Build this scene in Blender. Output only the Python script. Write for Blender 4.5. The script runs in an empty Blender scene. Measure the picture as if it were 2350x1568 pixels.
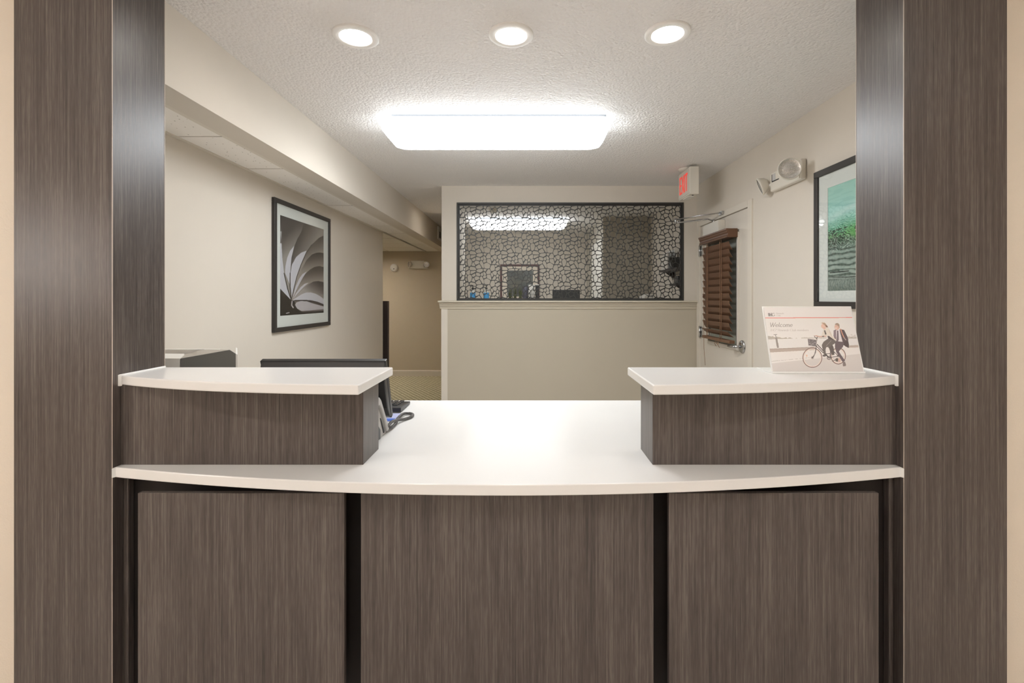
import bpy, bmesh, math, random
import numpy as np
from mathutils import Vector, Matrix, geometry

random.seed(7)
rng = np.random.default_rng(5)
PI = math.pi
scene = bpy.context.scene
C = scene.collection

# ------------------------------------------------------------------ camera
H = 1.38                    # camera height above the floor
FPX, CX, CY = 1110.0, 1209.0, 683.0   # focal length and vanishing point in the 2350x1568 frame
cam_d = bpy.data.cameras.new('camera')
cam = bpy.data.objects.new('camera', cam_d); C.objects.link(cam)
cam.location = (0, 0, H); cam.rotation_euler = (PI / 2, 0, 0)
cam_d.sensor_fit = 'HORIZONTAL'; cam_d.sensor_width = 36.0
cam_d.lens = 36.0 * FPX / 2350.0
cam_d.shift_x = (2350 / 2 - CX) / 2350.0
cam_d.shift_y = (CY - 1568 / 2) / 2350.0
cam_d.clip_start = 0.05
scene.camera = cam

# ------------------------------------------------------------------ world, exposure
world = bpy.data.worlds.new('night'); scene.world = world; world.use_nodes = True
world.node_tree.nodes['Background'].inputs[0].default_value = (0.55, 0.6, 0.7, 1)
world.node_tree.nodes['Background'].inputs[1].default_value = 0.02
scene.view_settings.view_transform = 'Standard'
scene.view_settings.look = 'None'
scene.view_settings.gamma = 1.0
scene.view_settings.use_curve_mapping = False
scene.view_settings.exposure = 0.0
cy = scene.cycles
cy.max_bounces = 7; cy.diffuse_bounces = 5; cy.glossy_bounces = 3; cy.transmission_bounces = 3; cy.transparent_max_bounces = 8
cy.use_light_tree = False; cy.use_adaptive_sampling = True; cy.adaptive_threshold = 0.03; cy.caustics_reflective = False; cy.caustics_refractive = False
# lamp levels (each lamp is built further down, in its own fixture)
L_WRAP, L_DOWN, L_BACK, L_HALL, L_LOBBY, L_ADDED_WALL = 25.0, 75.0, 5.0, 340.0, 345.0, 50.0

def at(px, py, d):          # a frame pixel seen at distance d -> point in the room
    return Vector(((px - CX) * d / FPX, d, H + (CY - py) * d / FPX))

# ------------------------------------------------------------------ materials
MATS = {}
def srgb(r, g, b):
    f = lambda c: (c / 255 / 12.92) if c / 255 <= 0.04045 else ((c / 255 + 0.055) / 1.055) ** 2.4
    return (f(r), f(g), f(b), 1)

def new_mat(name):
    m = bpy.data.materials.new(name); m.use_nodes = True
    nt = m.node_tree
    return m, nt, nt.nodes['Principled BSDF']

def plain(name, col, rough=0.5, metal=0.0, spec=0.5, emit=None, bump=None, vary=0.0, alpha=None, trans=0.0):
    if name in MATS: return MATS[name]
    m, nt, p = new_mat(name)
    p.inputs['Base Color'].default_value = col
    p.inputs['Roughness'].default_value = rough
    p.inputs['Metallic'].default_value = metal
    p.inputs['Specular IOR Level'].default_value = spec
    if trans:
        p.inputs['Transmission Weight'].default_value = trans
    tc = nt.nodes.new('ShaderNodeTexCoord')
    if emit:
        p.inputs['Emission Color'].default_value = emit[0]
        p.inputs['Emission Strength'].default_value = emit[1]
    # a faint mottling so that no surface is one dead colour
    n = nt.nodes.new('ShaderNodeTexNoise'); n.inputs['Scale'].default_value = 9; n.inputs['Detail'].default_value = 4
    nt.links.new(tc.outputs['Object'], n.inputs['Vector'])
    mx = nt.nodes.new('ShaderNodeMix'); mx.data_type = 'RGBA'
    v = vary or 0.04
    mx.inputs[6].default_value = tuple(c * (1 - v) for c in col[:3]) + (1,)
    mx.inputs[7].default_value = tuple(min(1, c * (1 + v)) for c in col[:3]) + (1,)
    nt.links.new(n.outputs['Fac'], mx.inputs[0])
    nt.links.new(mx.outputs[2], p.inputs['Base Color'])
    if bump:
        sc, st, dist = bump
        bn = nt.nodes.new('ShaderNodeTexNoise'); bn.inputs['Scale'].default_value = sc
        bn.inputs['Detail'].default_value = 3; bn.inputs['Roughness'].default_value = 0.6
        nt.links.new(tc.outputs['Object'], bn.inputs['Vector'])
        b = nt.nodes.new('ShaderNodeBump'); b.inputs['Strength'].default_value = st; b.inputs['Distance'].default_value = dist
        nt.links.new(bn.outputs['Fac'], b.inputs['Height'])
        nt.links.new(b.outputs['Normal'], p.inputs['Normal'])
    MATS[name] = m
    return m

def make_laminate():
    m, nt, p = new_mat('grey_brown_laminate')
    N, L = nt.nodes.new, nt.links.new
    geo = N('ShaderNodeNewGeometry')
    def streak(sx, sz, detail, off):
        mp = N('ShaderNodeMapping'); mp.inputs['Scale'].default_value = (sx, sx, sz); mp.inputs['Location'].default_value = (off, off * 1.7, off)
        L(geo.outputs['Position'], mp.inputs['Vector'])
        n = N('ShaderNodeTexNoise'); n.inputs['Scale'].default_value = 1; n.inputs['Detail'].default_value = detail
        n.inputs['Roughness'].default_value = 0.55
        L(mp.outputs['Vector'], n.inputs['Vector']); return n.outputs['Fac']
    fine = streak(230, 3.2, 2.0, 0.0)
    flecks = streak(330, 22, 1.0, 13.0)
    broad = streak(16, 1.1, 2.0, 31.0)
    def mul(a, k):
        q = N('ShaderNodeMath'); q.operation = 'MULTIPLY'; L(a, q.inputs[0]); q.inputs[1].default_value = k; return q.outputs[0]
    def add(a, b):
        q = N('ShaderNodeMath'); q.operation = 'ADD'; L(a, q.inputs[0]); L(b, q.inputs[1]); return q.outputs[0]
    s = add(add(mul(fine, 0.55), mul(flecks, 0.25)), mul(broad, 0.20))
    r = N('ShaderNodeValToRGB')
    e = r.color_ramp.elements
    e[0].position = 0.30; e[0].color = srgb(56, 50, 48)
    e[1].position = 0.70; e[1].color = srgb(112, 104, 99)
    q = e.new(0.5); q.color = srgb(82, 74, 70)
    L(s, r.inputs['Fac'])
    L(r.outputs['Color'], p.inputs['Base Color'])
    rr = N('ShaderNodeMapRange'); rr.inputs[3].default_value = 0.30; rr.inputs[4].default_value = 0.44
    L(s, rr.inputs[0]); L(rr.outputs[0], p.inputs['Roughness'])
    b = N('ShaderNodeBump'); b.inputs['Strength'].default_value = 0.12; b.inputs['Distance'].default_value = 0.0006
    L(fine, b.inputs['Height']); L(b.outputs['Normal'], p.inputs['Normal'])
    MATS['laminate'] = m
    return m

def make_ceiling():
    m, nt, p = new_mat('textured_ceiling')
    N, L = nt.nodes.new, nt.links.new
    geo = N('ShaderNodeNewGeometry')
    n = N('ShaderNodeTexNoise'); n.inputs['Scale'].default_value = 95; n.inputs['Detail'].default_value = 3; n.inputs['Roughness'].default_value = 0.65
    L(geo.outputs['Position'], n.inputs['Vector'])
    v = N('ShaderNodeTexVoronoi'); v.inputs['Scale'].default_value = 70
    L(geo.outputs['Position'], v.inputs['Vector'])
    a = N('ShaderNodeMath'); a.operation = 'SUBTRACT'; L(n.outputs['Fac'], a.inputs[0]); L(v.outputs['Distance'], a.inputs[1])
    b = N('ShaderNodeBump'); b.inputs['Strength'].default_value = 0.75; b.inputs['Distance'].default_value = 0.006
    L(a.outputs[0], b.inputs['Height']); L(b.outputs['Normal'], p.inputs['Normal'])
    p.inputs['Base Color'].default_value = srgb(238, 235, 232)
    p.inputs['Roughness'].default_value = 0.9; p.inputs['Specular IOR Level'].default_value = 0.15
    return m

def make_tile():
    m, nt, p = new_mat('mineral_fibre_tile')
    N, L = nt.nodes.new, nt.links.new
    geo = N('ShaderNodeNewGeometry')
    v = N('ShaderNodeTexVoronoi'); v.inputs['Scale'].default_value = 42; v.inputs['Randomness'].default_value = 1
    mp = N('ShaderNodeMapping'); mp.inputs['Scale'].default_value = (1, 0.55, 1); L(geo.outputs['Position'], mp.inputs['Vector'])
    L(mp.outputs['Vector'], v.inputs['Vector'])
    r = N('ShaderNodeValToRGB'); e = r.color_ramp.elements
    e[0].position = 0.07; e[0].color = srgb(150, 140, 128); e[1].position = 0.13; e[1].color = srgb(247, 243, 237)
    L(v.outputs['Distance'], r.inputs['Fac']); L(r.outputs['Color'], p.inputs['Base Color'])
    p.inputs['Roughness'].default_value = 0.95; p.inputs['Specular IOR Level'].default_value = 0.1
    return m

def make_carpet():
    m, nt, p = new_mat('patterned_carpet')
    N, L = nt.nodes.new, nt.links.new
    geo = N('ShaderNodeNewGeometry')
    def bands(rot):
        mp = N('ShaderNodeMapping'); mp.inputs['Rotation'].default_value = (0, 0, rot)
        L(geo.outputs['Position'], mp.inputs['Vector'])
        w = N('ShaderNodeTexWave'); w.wave_type = 'BANDS'; w.inputs['Scale'].default_value = 5.5; w.inputs['Distortion'].default_value = 1.5
        w.inputs['Detail'].default_value = 2; w.inputs['Detail Scale'].default_value = 4
        L(mp.outputs['Vector'], w.inputs['Vector']); return w.outputs['Fac']
    w = N('ShaderNodeMath'); w.operation = 'MULTIPLY'; L(bands(0.95), w.inputs[0]); L(bands(-0.55), w.inputs[1])
    r = N('ShaderNodeValToRGB'); e = r.color_ramp.elements
    e[0].position = 0.08; e[0].color = srgb(170, 164, 138); e[1].position = 0.5; e[1].color = srgb(230, 222, 194)
    L(w.outputs[0], r.inputs['Fac']); L(r.outputs['Color'], p.inputs['Base Color'])
    p.inputs['Roughness'].default_value = 1.0; p.inputs['Specular IOR Level'].default_value = 0.05
    return m

def make_print(name, rough=0.5):
    m, nt, p = new_mat(name)
    a = nt.nodes.new('ShaderNodeVertexColor'); a.layer_name = 'ink'
    nt.links.new(a.outputs['Color'], p.inputs['Base Color'])
    p.inputs['Roughness'].default_value = rough; p.inputs['Specular IOR Level'].default_value = 0.3
    return m

def make_glass(name, tint=(0.97, 0.98, 0.97, 1), rough=0.02):
    m = bpy.data.materials.new(name); m.use_nodes = True
    nt = m.node_tree; N, L = nt.nodes.new, nt.links.new
    nt.nodes.remove(nt.nodes['Principled BSDF'])
    t = N('ShaderNodeBsdfTransparent'); t.inputs[0].default_value = tint
    g = N('ShaderNodeBsdfGlossy'); g.inputs['Roughness'].default_value = rough
    lw = N('ShaderNodeLayerWeight'); lw.inputs['Blend'].default_value = 0.5      # facing = 1 - cos
    pw = N('ShaderNodeMath'); pw.operation = 'POWER'; L(lw.outputs['Facing'], pw.inputs[0]); pw.inputs[1].default_value = 5
    ml = N('ShaderNodeMath'); ml.operation = 'MULTIPLY_ADD'; L(pw.outputs[0], ml.inputs[0]); ml.inputs[1].default_value = 0.95; ml.inputs[2].default_value = 0.04
    x = N('ShaderNodeMixShader'); L(ml.outputs[0], x.inputs[0]); L(t.outputs[0], x.inputs[1]); L(g.outputs[0], x.inputs[2])
    L(x.outputs[0], nt.nodes['Material Output'].inputs[0])
    return m

def make_emit(name, col, s):
    m = bpy.data.materials.new(name); m.use_nodes = True
    nt = m.node_tree; nt.nodes.remove(nt.nodes['Principled BSDF'])
    e = nt.nodes.new('ShaderNodeEmission'); e.inputs[0].default_value = col; e.inputs[1].default_value = s
    nt.links.new(e.outputs[0], nt.nodes['Material Output'].inputs[0])
    return m

LAM = make_laminate()
CEIL = make_ceiling(); TILE = make_tile(); CARPET = make_carpet()
WALL = plain('beige_wall', srgb(217, 209, 197), 0.75, spec=0.25, bump=(260, 0.18, 0.0015), vary=0.015)
LOBBYWALL = plain('warm_lobby_wall', srgb(224, 213, 198), 0.75, spec=0.25, bump=(160, 0.35, 0.003), vary=0.015)
WAINS = plain('olive_wallcovering', srgb(191, 182, 164), 0.8, spec=0.2, bump=(300, 0.15, 0.001), vary=0.015)
TRIM = plain('painted_trim', srgb(220, 212, 199), 0.45, spec=0.4, vary=0.01)
LEDGE = plain('putty_trim', srgb(204, 195, 177), 0.45, spec=0.4, vary=0.01)
DOORP = plain('painted_door', srgb(214, 206, 194), 0.42, spec=0.4, vary=0.01)
QUARTZ = plain('white_quartz', srgb(232, 231, 229), 0.25, spec=0.5, vary=0.012)
CAULK = plain('white_caulk', srgb(245, 245, 243), 0.5, vary=0.01)
BLACK = plain('black_recess', srgb(40, 35, 33), 0.55, spec=0.3)
BLKPL = plain('black_plastic', srgb(44, 43, 43), 0.38)
DKWOOD = plain('dark_espresso_wood', srgb(58, 47, 42), 0.45)
GREYPL = plain('grey_plastic', srgb(112, 111, 106), 0.55)
MIDPL = plain('silver_grey_plastic', srgb(172, 169, 165), 0.4)
TANPL = plain('taupe_plastic', srgb(176, 168, 158), 0.5)
WHTPL = plain('white_plastic', srgb(232, 228, 221), 0.42, vary=0.01)
CREAM = plain('cream_plastic', srgb(222, 216, 204), 0.4, vary=0.01)
FRAME = plain('black_frame', srgb(52, 49, 47), 0.4)
GRILLE = plain('dark_bronze_metal', srgb(58, 57, 54), 0.45)
CHROME = plain('brushed_chrome', srgb(190, 190, 190), 0.25, metal=1.0)
MAT_BOARD = plain('mat_board', srgb(232, 233, 232), 0.8, spec=0.1, vary=0.005)
BLINDW = plain('brown_blind', srgb(102, 71, 50), 0.4, vary=0.10, bump=(60, 0.1, 0.001))
CORD = plain('tan_cord', srgb(140, 105, 78), 0.8)
CLEAR = make_glass('picture_glass')
DARKGLASS = make_glass('door_glass', tint=(0.30, 0.34, 0.32, 1))
ACRYL = make_glass('acrylic', tint=(0.98, 0.98, 0.98, 1))
WRAP_E = make_emit('fluorescent_lens', (0.93, 0.97, 1.0, 1), L_WRAP)
WRAPS_E = make_emit('fluorescent_side_band', (0.93, 0.97, 1.0, 1), L_WRAP * 0.22)
BACKS_E = make_emit('far_fluorescent_side_band', (0.95, 0.98, 1.0, 1), L_BACK)
BACK_E = make_emit('far_fluorescent_lens', (0.95, 0.98, 1.0, 1), L_BACK * 2)
DOWN_E = make_emit('downlight_lens', (1.0, 0.965, 0.92, 1), L_DOWN)
LOBBY_E = make_emit('added_lobby_lens', (1.0, 0.965, 0.93, 1), L_LOBBY)
HALL_E = make_emit('hall_lamp_lens', (1.0, 0.90, 0.77, 1), L_HALL)
ADDED_HALL_E = make_emit('added_hall_lens', (1.0, 0.93, 0.84, 1), L_HALL * 0.12)
ADDED_WALL_E = make_emit('added_wall_lamp_shade', (1.0, 0.92, 0.88, 1), L_ADDED_WALL)
EXITRED = plain('exit_red', srgb(235, 96, 86), 0.5, emit=(srgb(255, 92, 80), 0.32))
PRINT = make_print('printed_ink', 0.45)

# ------------------------------------------------------------------ mesh helpers
def world_loc(o):
    v = Vector((0, 0, 0))
    while o is not None:
        v += o.location; o = o.parent
    return v

def tag(o, label=None, cat=None, group=None, kind=None):
    if label: o['label'] = label
    if cat: o['category'] = cat
    if group: o['group'] = group
    if kind: o['kind'] = kind
    return o

def thing(name, loc, label, cat, group=None):
    o = bpy.data.objects.new(name, None); C.objects.link(o)
    o.empty_display_size = 0.05
    o.location = loc
    return tag(o, label, cat, group)

class MB:
    """collects shapes, in room coordinates, for one mesh"""
    def __init__(s): s.bm = bmesh.new()
    def _merge(s, t, smooth=False):
        me = bpy.data.meshes.new('tmp'); t.to_mesh(me); t.free()
        if smooth:
            for p in me.polygons: p.use_smooth = True
        s.bm.from_mesh(me); bpy.data.meshes.remove(me); return s
    def box(s, x0, x1, y0, y1, z0, z1, bev=0.0, seg=2):
        t = bmesh.new()
        bmesh.ops.create_cube(t, size=1)
        for v in t.verts:
            v.co = Vector(((x0 + x1) / 2 + v.co.x * abs(x1 - x0), (y0 + y1) / 2 + v.co.y * abs(y1 - y0), (z0 + z1) / 2 + v.co.z * abs(z1 - z0)))
        if bev: bmesh.ops.bevel(t, geom=t.edges[:], offset=bev, segments=seg, affect='EDGES', profile=0.5)
        return s._merge(t)
    def prism(s, poly, axis, a0, a1, bev=0.0, seg=2, smooth=False):
        """poly: 2D outline; axis 'x' -> (y,z), 'y' -> (x,z), 'z' -> (x,y)"""
        t = bmesh.new()
        mk = {'x': lambda p, a: (a, p[0], p[1]), 'y': lambda p, a: (p[0], a, p[1]), 'z': lambda p, a: (p[0], p[1], a)}[axis]
        A = [t.verts.new(mk(p, a0)) for p in poly]; B = [t.verts.new(mk(p, a1)) for p in poly]
        t.faces.new(A); t.faces.new(B[::-1])
        n = len(poly)
        for i in range(n):
            t.faces.new((A[i], B[i], B[(i + 1) % n], A[(i + 1) % n]))
        bmesh.ops.recalc_face_normals(t, faces=t.faces[:])
        if bev:
            es = [e for e in t.edges if len(e.link_faces) == 2 and e.calc_face_angle(0) > 0.35]
            bmesh.ops.bevel(t, geom=es, offset=bev, segments=seg, affect='EDGES', profile=0.5)
        return s._merge(t, smooth)
    def cone(s, p0, p1, r0, r1, n=20, smooth=True, caps=True):
        p0, p1 = Vector(p0), Vector(p1); d = p1 - p0
        t = bmesh.new()
        bmesh.ops.create_cone(t, cap_ends=caps, segments=n, radius1=r0, radius2=r1, depth=d.length)
        M = Matrix.Translation((p0 + p1) / 2) @ d.to_track_quat('Z', 'Y').to_matrix().to_4x4()
        bmesh.ops.transform(t, matrix=M, verts=t.verts[:])
        me = bpy.data.meshes.new('tmp'); t.to_mesh(me); t.free()
        if smooth:
            for p in me.polygons: p.use_smooth = len(p.vertices) == 4
        s.bm.from_mesh(me); bpy.data.meshes.remove(me); return s
    def lathe(s, prof, p0, axis, n=28, smooth=True):
        """prof: list of (r, h) along axis from p0"""
        p0 = Vector(p0); q = Vector(axis).normalized().to_track_quat('Z', 'Y').to_matrix()
        t = bmesh.new(); rings = []
        for r, h in prof:
            if r < 1e-6: rings.append([t.verts.new(p0 + q @ Vector((0, 0, h)))])
            else: rings.append([t.verts.new(p0 + q @ Vector((r * math.cos(2 * PI * i / n), r * math.sin(2 * PI * i / n), h))) for i in range(n)])
        for a, b in zip(rings, rings[1:]):
            for i in range(n):
                j = (i + 1) % n
                if len(a) == 1 and len(b) == 1: continue
                if len(a) == 1: t.faces.new((a[0], b[j], b[i]))
                elif len(b) == 1: t.faces.new((a[i], a[j], b[0]))
                else: t.faces.new((a[i], a[j], b[j], b[i]))
        bmesh.ops.recalc_face_normals(t, faces=t.faces[:])
        return s._merge(t, smooth)
    def tube(s, pts, r, n=8, smooth=True):
        pts = [Vector(p) for p in pts]
        t = bmesh.new(); rings = []
        up = None
        for i, p in enumerate(pts):
            d = (pts[min(i + 1, len(pts) - 1)] - pts[max(i - 1, 0)]).normalized()
            if up is None: up = d.orthogonal().normalized()
            up = (up - d * up.dot(d)).normalized()
            sd = d.cross(up)
            rings.append([t.verts.new(p + (up * math.cos(2 * PI * k / n) + sd * math.sin(2 * PI * k / n)) * r) for k in range(n)])
        for a, b in zip(rings, rings[1:]):
            for k in range(n):
                t.faces.new((a[k], a[(k + 1) % n], b[(k + 1) % n], b[k]))
        t.faces.new(rings[0][::-1]); t.faces.new(rings[-1])
        bmesh.ops.recalc_face_normals(t, faces=t.faces[:])
        return s._merge(t, smooth)
    def strip(s, A, B, smooth=False):
        t = bmesh.new()
        a = [t.verts.new(p) for p in A]; b = [t.verts.new(p) for p in B]
        for i in range(len(a) - 1): t.faces.new((a[i], a[i + 1], b[i + 1], b[i]))
        return s._merge(t, smooth)
    def build(s, name, mat, parent=None, label=None, cat=None, group=None, kind=None, bevel=0.0):
        me = bpy.data.meshes.new(name)
        if parent is None:
            co = [v.co for v in s.bm.verts]
            base = Vector(((min(c.x for c in co) + max(c.x for c in co)) / 2, (min(c.y for c in co) + max(c.y for c in co)) / 2, min(c.z for c in co)))
        else:
            base = world_loc(parent)
        bmesh.ops.translate(s.bm, vec=-base, verts=s.bm.verts[:])
        s.bm.to_mesh(me); s.bm.free()
        me.materials.append(mat)
        o = bpy.data.objects.new(name, me); C.objects.link(o)
        if parent is None: o.location = base
        else: o.parent = parent
        if bevel:
            md = o.modifiers.new('bevel', 'BEVEL'); md.width = bevel; md.segments = 2; md.limit_method = 'ANGLE'
        return tag(o, label, cat, group, kind)

def dup(o, parent, offset=(0, 0, 0), rot=None):
    c = o.copy(); C.objects.link(c); c.parent = parent
    c.location = Vector(o.location) + Vector(offset)
    if rot: c.rotation_euler = rot
    return c

def struct(name, mb, mat): return mb.build(name, mat, kind='structure')

def arc_pts(cx, cy, rx, ry, a0, a1, n):
    return [(cx + rx * math.cos(math.radians(a0 + (a1 - a0) * i / n)), cy + ry * math.sin(math.radians(a0 + (a1 - a0) * i / n))) for i in range(n + 1)]

# ------------------------------------------------------------------ key dimensions of the place
Z_CEIL = H + 1.12           # office ceiling
Z_LOW, Z_UP = H - 0.535, H - 0.25   # worktop, raised counters
PX0, PX1 = -1.299, 1.181    # inner faces of the two pillars
PO0, PO1 = -1.6065, 1.504   # outer faces
PY0, PY1 = 1.515, 1.735
XC = (PX0 + PX1) / 2
XR, XL, XB = 1.705, -1.78, -1.365   # right wall, left wall, beam face
Z_BEAM = H + 0.806
Y_PART = 4.852              # partition with the lattice
Y_BACK = 8.5
Z_LOB = 2.78

# ------------------------------------------------------------------ structure
FLOORT = plain('pale_floor_tile', srgb(212, 206, 199), 0.35, vary=0.04)
struct('floor_lobby', MB().box(-3.7, 3.5, -3.4, 1.6, -0.1, 0), FLOORT)
struct('floor', MB().box(-1.9, XR + 0.1, 1.6, 5.9, -0.1, 0), FLOORT)
struct('floor_hall', MB().box(-6, XR + 0.1, 5.9, Y_BACK + 0.1, -0.1, 0), CARPET)
struct('ceiling_lobby', MB().box(-3.6, 3.4, -3.3, 1.545, Z_LOB, Z_LOB + 0.1), CEIL)
struct('ceiling', MB().box(XB - 0.02, XR, 1.70, Y_BACK, Z_CEIL, Z_CEIL + 0.1), CEIL)
struct('wall_lobby_left', MB().box(-3.7, -3.6, -3.3, 1.7, 0, Z_LOB), LOBBYWALL)
struct('wall_lobby_right', MB().box(3.4, 3.5, -3.3, 1.7, 0, Z_LOB), LOBBYWALL)
struct('wall_lobby_back', MB().box(-3.7, 3.5, -3.4, -3.3, 0, Z_LOB), LOBBYWALL)
struct('wall_front_left', MB().box(-3.6, PO0, 1.545, 1.70, 0, Z_LOB), LOBBYWALL)
struct('wall_front_right', MB().box(PO1, 3.4, 1.545, 1.70, 0, Z_LOB), LOBBYWALL)
struct('wall_front_header', MB().box(PX0, PX1, PY0, PY1, 2.475, Z_LOB), LAM)

struct('wall_left', MB().box(XL - 0.12, XL, 1.70, 5.978, 0, Z_BEAM + 0.02), WALL)
# dropped beam along the left side of the office
struct('wall_beam', MB().box(-1.505, XB, 1.70, Y_BACK, Z_BEAM, Z_CEIL + 0.1), WALL)
HALLW = plain('hall_wall', srgb(200, 188, 168), 0.8, spec=0.2, bump=(260, 0.15, 0.0012), vary=0.015)
struct('wall_hall_back', MB().box(-6, -1.105, Y_BACK, Y_BACK + 0.1, 0, Z_CEIL), HALLW)
struct('wall_hall_left', MB().box(-6.1, -6, 5.8, Y_BACK + 0.1, 0, Z_CEIL), HALLW)
struct('wall_hall_front', MB().box(-6, XL - 0.12, 5.858, 5.978, 0, Z_CEIL), HALLW)
struct('baseboard_hall', MB().prism([(Y_BACK - 0.018, 0), (Y_BACK - 0.018, 0.088), (Y_BACK - 0.008, 0.104), (Y_BACK, 0.104), (Y_BACK, 0)], 'x', -6, -1.125), TRIM)
struct('wall_office_back', MB().box(-1.105, XR + 0.1, Y_BACK, Y_BACK + 0.1, 0, Z_CEIL), WALL)
struct('wall_office_side', MB().box(-0.855, -0.83, Y_PART + 0.12, 6.55, 0, Z_CEIL).box(-1.125, -0.83, 6.50, 6.55, 0, Z_CEIL).box(-1.125, -1.085, 6.55, Y_BACK, 0, Z_CEIL), WALL)
# near wall of the back office, right of a white door frame
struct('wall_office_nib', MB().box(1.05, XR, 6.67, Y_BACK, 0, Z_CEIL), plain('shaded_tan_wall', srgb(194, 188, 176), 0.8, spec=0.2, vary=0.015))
struct('trim_3', MB().box(1.035, 1.05, 6.69, 6.78, 0, 2.12).box(1.035, 1.05, 7.6, 7.7, 0, 2.12).box(1.035, 1.05, 6.69, 7.7, 2.12, 2.2).box(1.043, 1.05, 6.78, 7.6, 0, 2.12), plain('white_door_frame', srgb(240, 237, 230), 0.4, vary=0.01))

# suspended ceiling of mineral tiles along the left wall and over the hall
grid = MB()
ty0 = 1.83
grid.box(XL, XL + 0.022, 1.70, 5.97, Z_BEAM + 0.001, Z_BEAM + 0.012)
grid.box(-1.53, -1.505, 1.70, Y_BACK, Z_BEAM + 0.001, Z_BEAM + 0.012)
for k in range(6):
    x = XL - 0.02 - 0.61 * k
    grid.box(x - 0.006, x + 0.006, 5.98, Y_BACK, Z_BEAM + 0.003, Z_BEAM + 0.02)
for k in range(5):
    grid.box(-5.2, XL, 6.02 + 0.61 * k - 0.004, 6.02 + 0.61 * k + 0.004, Z_BEAM + 0.004, Z_BEAM + 0.02)
sus = MB().box(-6, -1.5, 1.70, Y_BACK, Z_BEAM + 0.03, Z_BEAM + 0.08)
sus_o = struct('ceiling_suspended', sus, BLACK)
grid.build('ceiling_grid', TRIM, sus_o)
proto_t = MB().box(XL + 0.021, -1.531, ty0 + 0.006, ty0 + 0.604, Z_BEAM + 0.006, Z_BEAM + 0.022).build('ceiling_tile', TILE, sus_o)
for k in range(1, 11):
    t = dup(proto_t, sus_o, (0, 0.61 * k, 0))
    t.location.z += random.uniform(-0.002, 0.004)
MB().box(XL + 0.021, -1.531, 1.71, ty0 - 0.005, Z_BEAM + 0.006, Z_BEAM + 0.022).build('ceiling_tile', TILE, sus_o)
proto_h = MB().box(XL - 0.625, XL - 0.027, 6.025, 6.625, Z_BEAM + 0.006, Z_BEAM + 0.022).build('ceiling_tile', TILE, sus_o)
for i in range(5):
    for k in range(5):
        if i == 0 and k == 0: continue
        dup(proto_h, sus_o, (-0.61 * i, 0.61 * k, random.uniform(-0.002, 0.003)))
struct('wall_hall_upper', MB().box(-6, -1.5, 5.978, Y_BACK, Z_BEAM + 0.08, Z_BEAM + 0.1), BLACK)

# right wall with the door opening
DY0, DY1, DZ = 3.715, 4.745, H + 0.692
struct('wall_right', MB().box(XR, XR + 0.12, 1.70, DY0 - 0.02, 0, Z_CEIL).box(XR, XR + 0.12, DY1 + 0.02, Y_BACK, 0, Z_CEIL)
       .box(XR, XR + 0.12, DY0 - 0.02, DY1 + 0.02, DZ + 0.02, Z_CEIL), WALL)
fr = MB()
fr.box(XR - 0.012, XR + 0.06, DY0 - 0.072, DY0 - 0.003, 0, DZ + 0.055, 0.002).box(XR - 0.012, XR + 0.06, DY1 + 0.003, DY1 + 0.072, 0, DZ + 0.055, 0.002)
fr.box(XR - 0.0121, XR + 0.06, DY0 - 0.003, DY1 + 0.003, DZ + 0.004, DZ + 0.055, 0.002)
trim1 = struct('trim_1', fr, TRIM)

# partition with the lattice window
WX0, WX1, WZ0, WZ1 = -0.704, 1.5736, H - 0.031, H + 0.953
part = MB().box(-0.855, WX0, Y_PART, Y_PART + 0.12, 0, Z_CEIL).box(WX1, XR, Y_PART, Y_PART + 0.12, 0, Z_CEIL)
part.box(WX0, WX1, Y_PART, Y_PART + 0.12, WZ1, Z_CEIL).box(WX0, WX1, Y_PART, Y_PART + 0.12, 0, WZ0)
wp = struct('wall_partition', part, WALL)
MB().box(-0.795, XR - 0.006, Y_PART - 0.003, Y_PART, 0.1, H - 0.112).build('wainscot_panel', WAINS, wp)
MB().box(-0.857, -0.795, Y_PART - 0.007, Y_PART, 0, H - 0.112).build('corner_board', TRIM, wp)
# ledge with a crown moulding under it
led = MB().box(-0.883, XR, Y_PART - 0.062, Y_PART, H - 0.048, H - 0.031, 0.002)
prof = [(Y_PART, H - 0.05), (Y_PART - 0.047, H - 0.05), (Y_PART - 0.047, H - 0.06), (Y_PART - 0.036, H - 0.064), (Y_PART - 0.03, H - 0.078),
        (Y_PART - 0.016, H - 0.096), (Y_PART - 0.012, H - 0.104), (Y_PART - 0.012, H - 0.113), (Y_PART, H - 0.113)]
led.prism(prof, 'x', -0.872, XR)
struct('trim_2', led, LEDGE)

# ------------------------------------------------------------------ pillars
def pillar(x0, x1, inner, label):
    p = thing('laminate_pillar', ((x0 + x1) / 2, (PY0 + PY1) / 2, 0), label, 'pillar', 'pillars framing the reception opening')
    MB().box(x0, x1, PY0, PY1, 0, Z_LOB).build('casing', LAM, p)
    e = MB()
    for y in (PY0, PY1 - 0.0015):
        e.box(inner - 0.0008, inner + 0.0008, y - 0.0004, y + 0.0018, 0, 2.475)
    e.build('edge_band', plain('edge_band', srgb(188, 176, 166), 0.4), p)
pillar(PO0, PX0, PX0, 'dark wood-grain laminate pillar at the left end of the counter, in front of the printer')
pillar(PX1, PO1, PX1, 'dark wood-grain laminate pillar at the right end of the counter, beside the welcome card')

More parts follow.
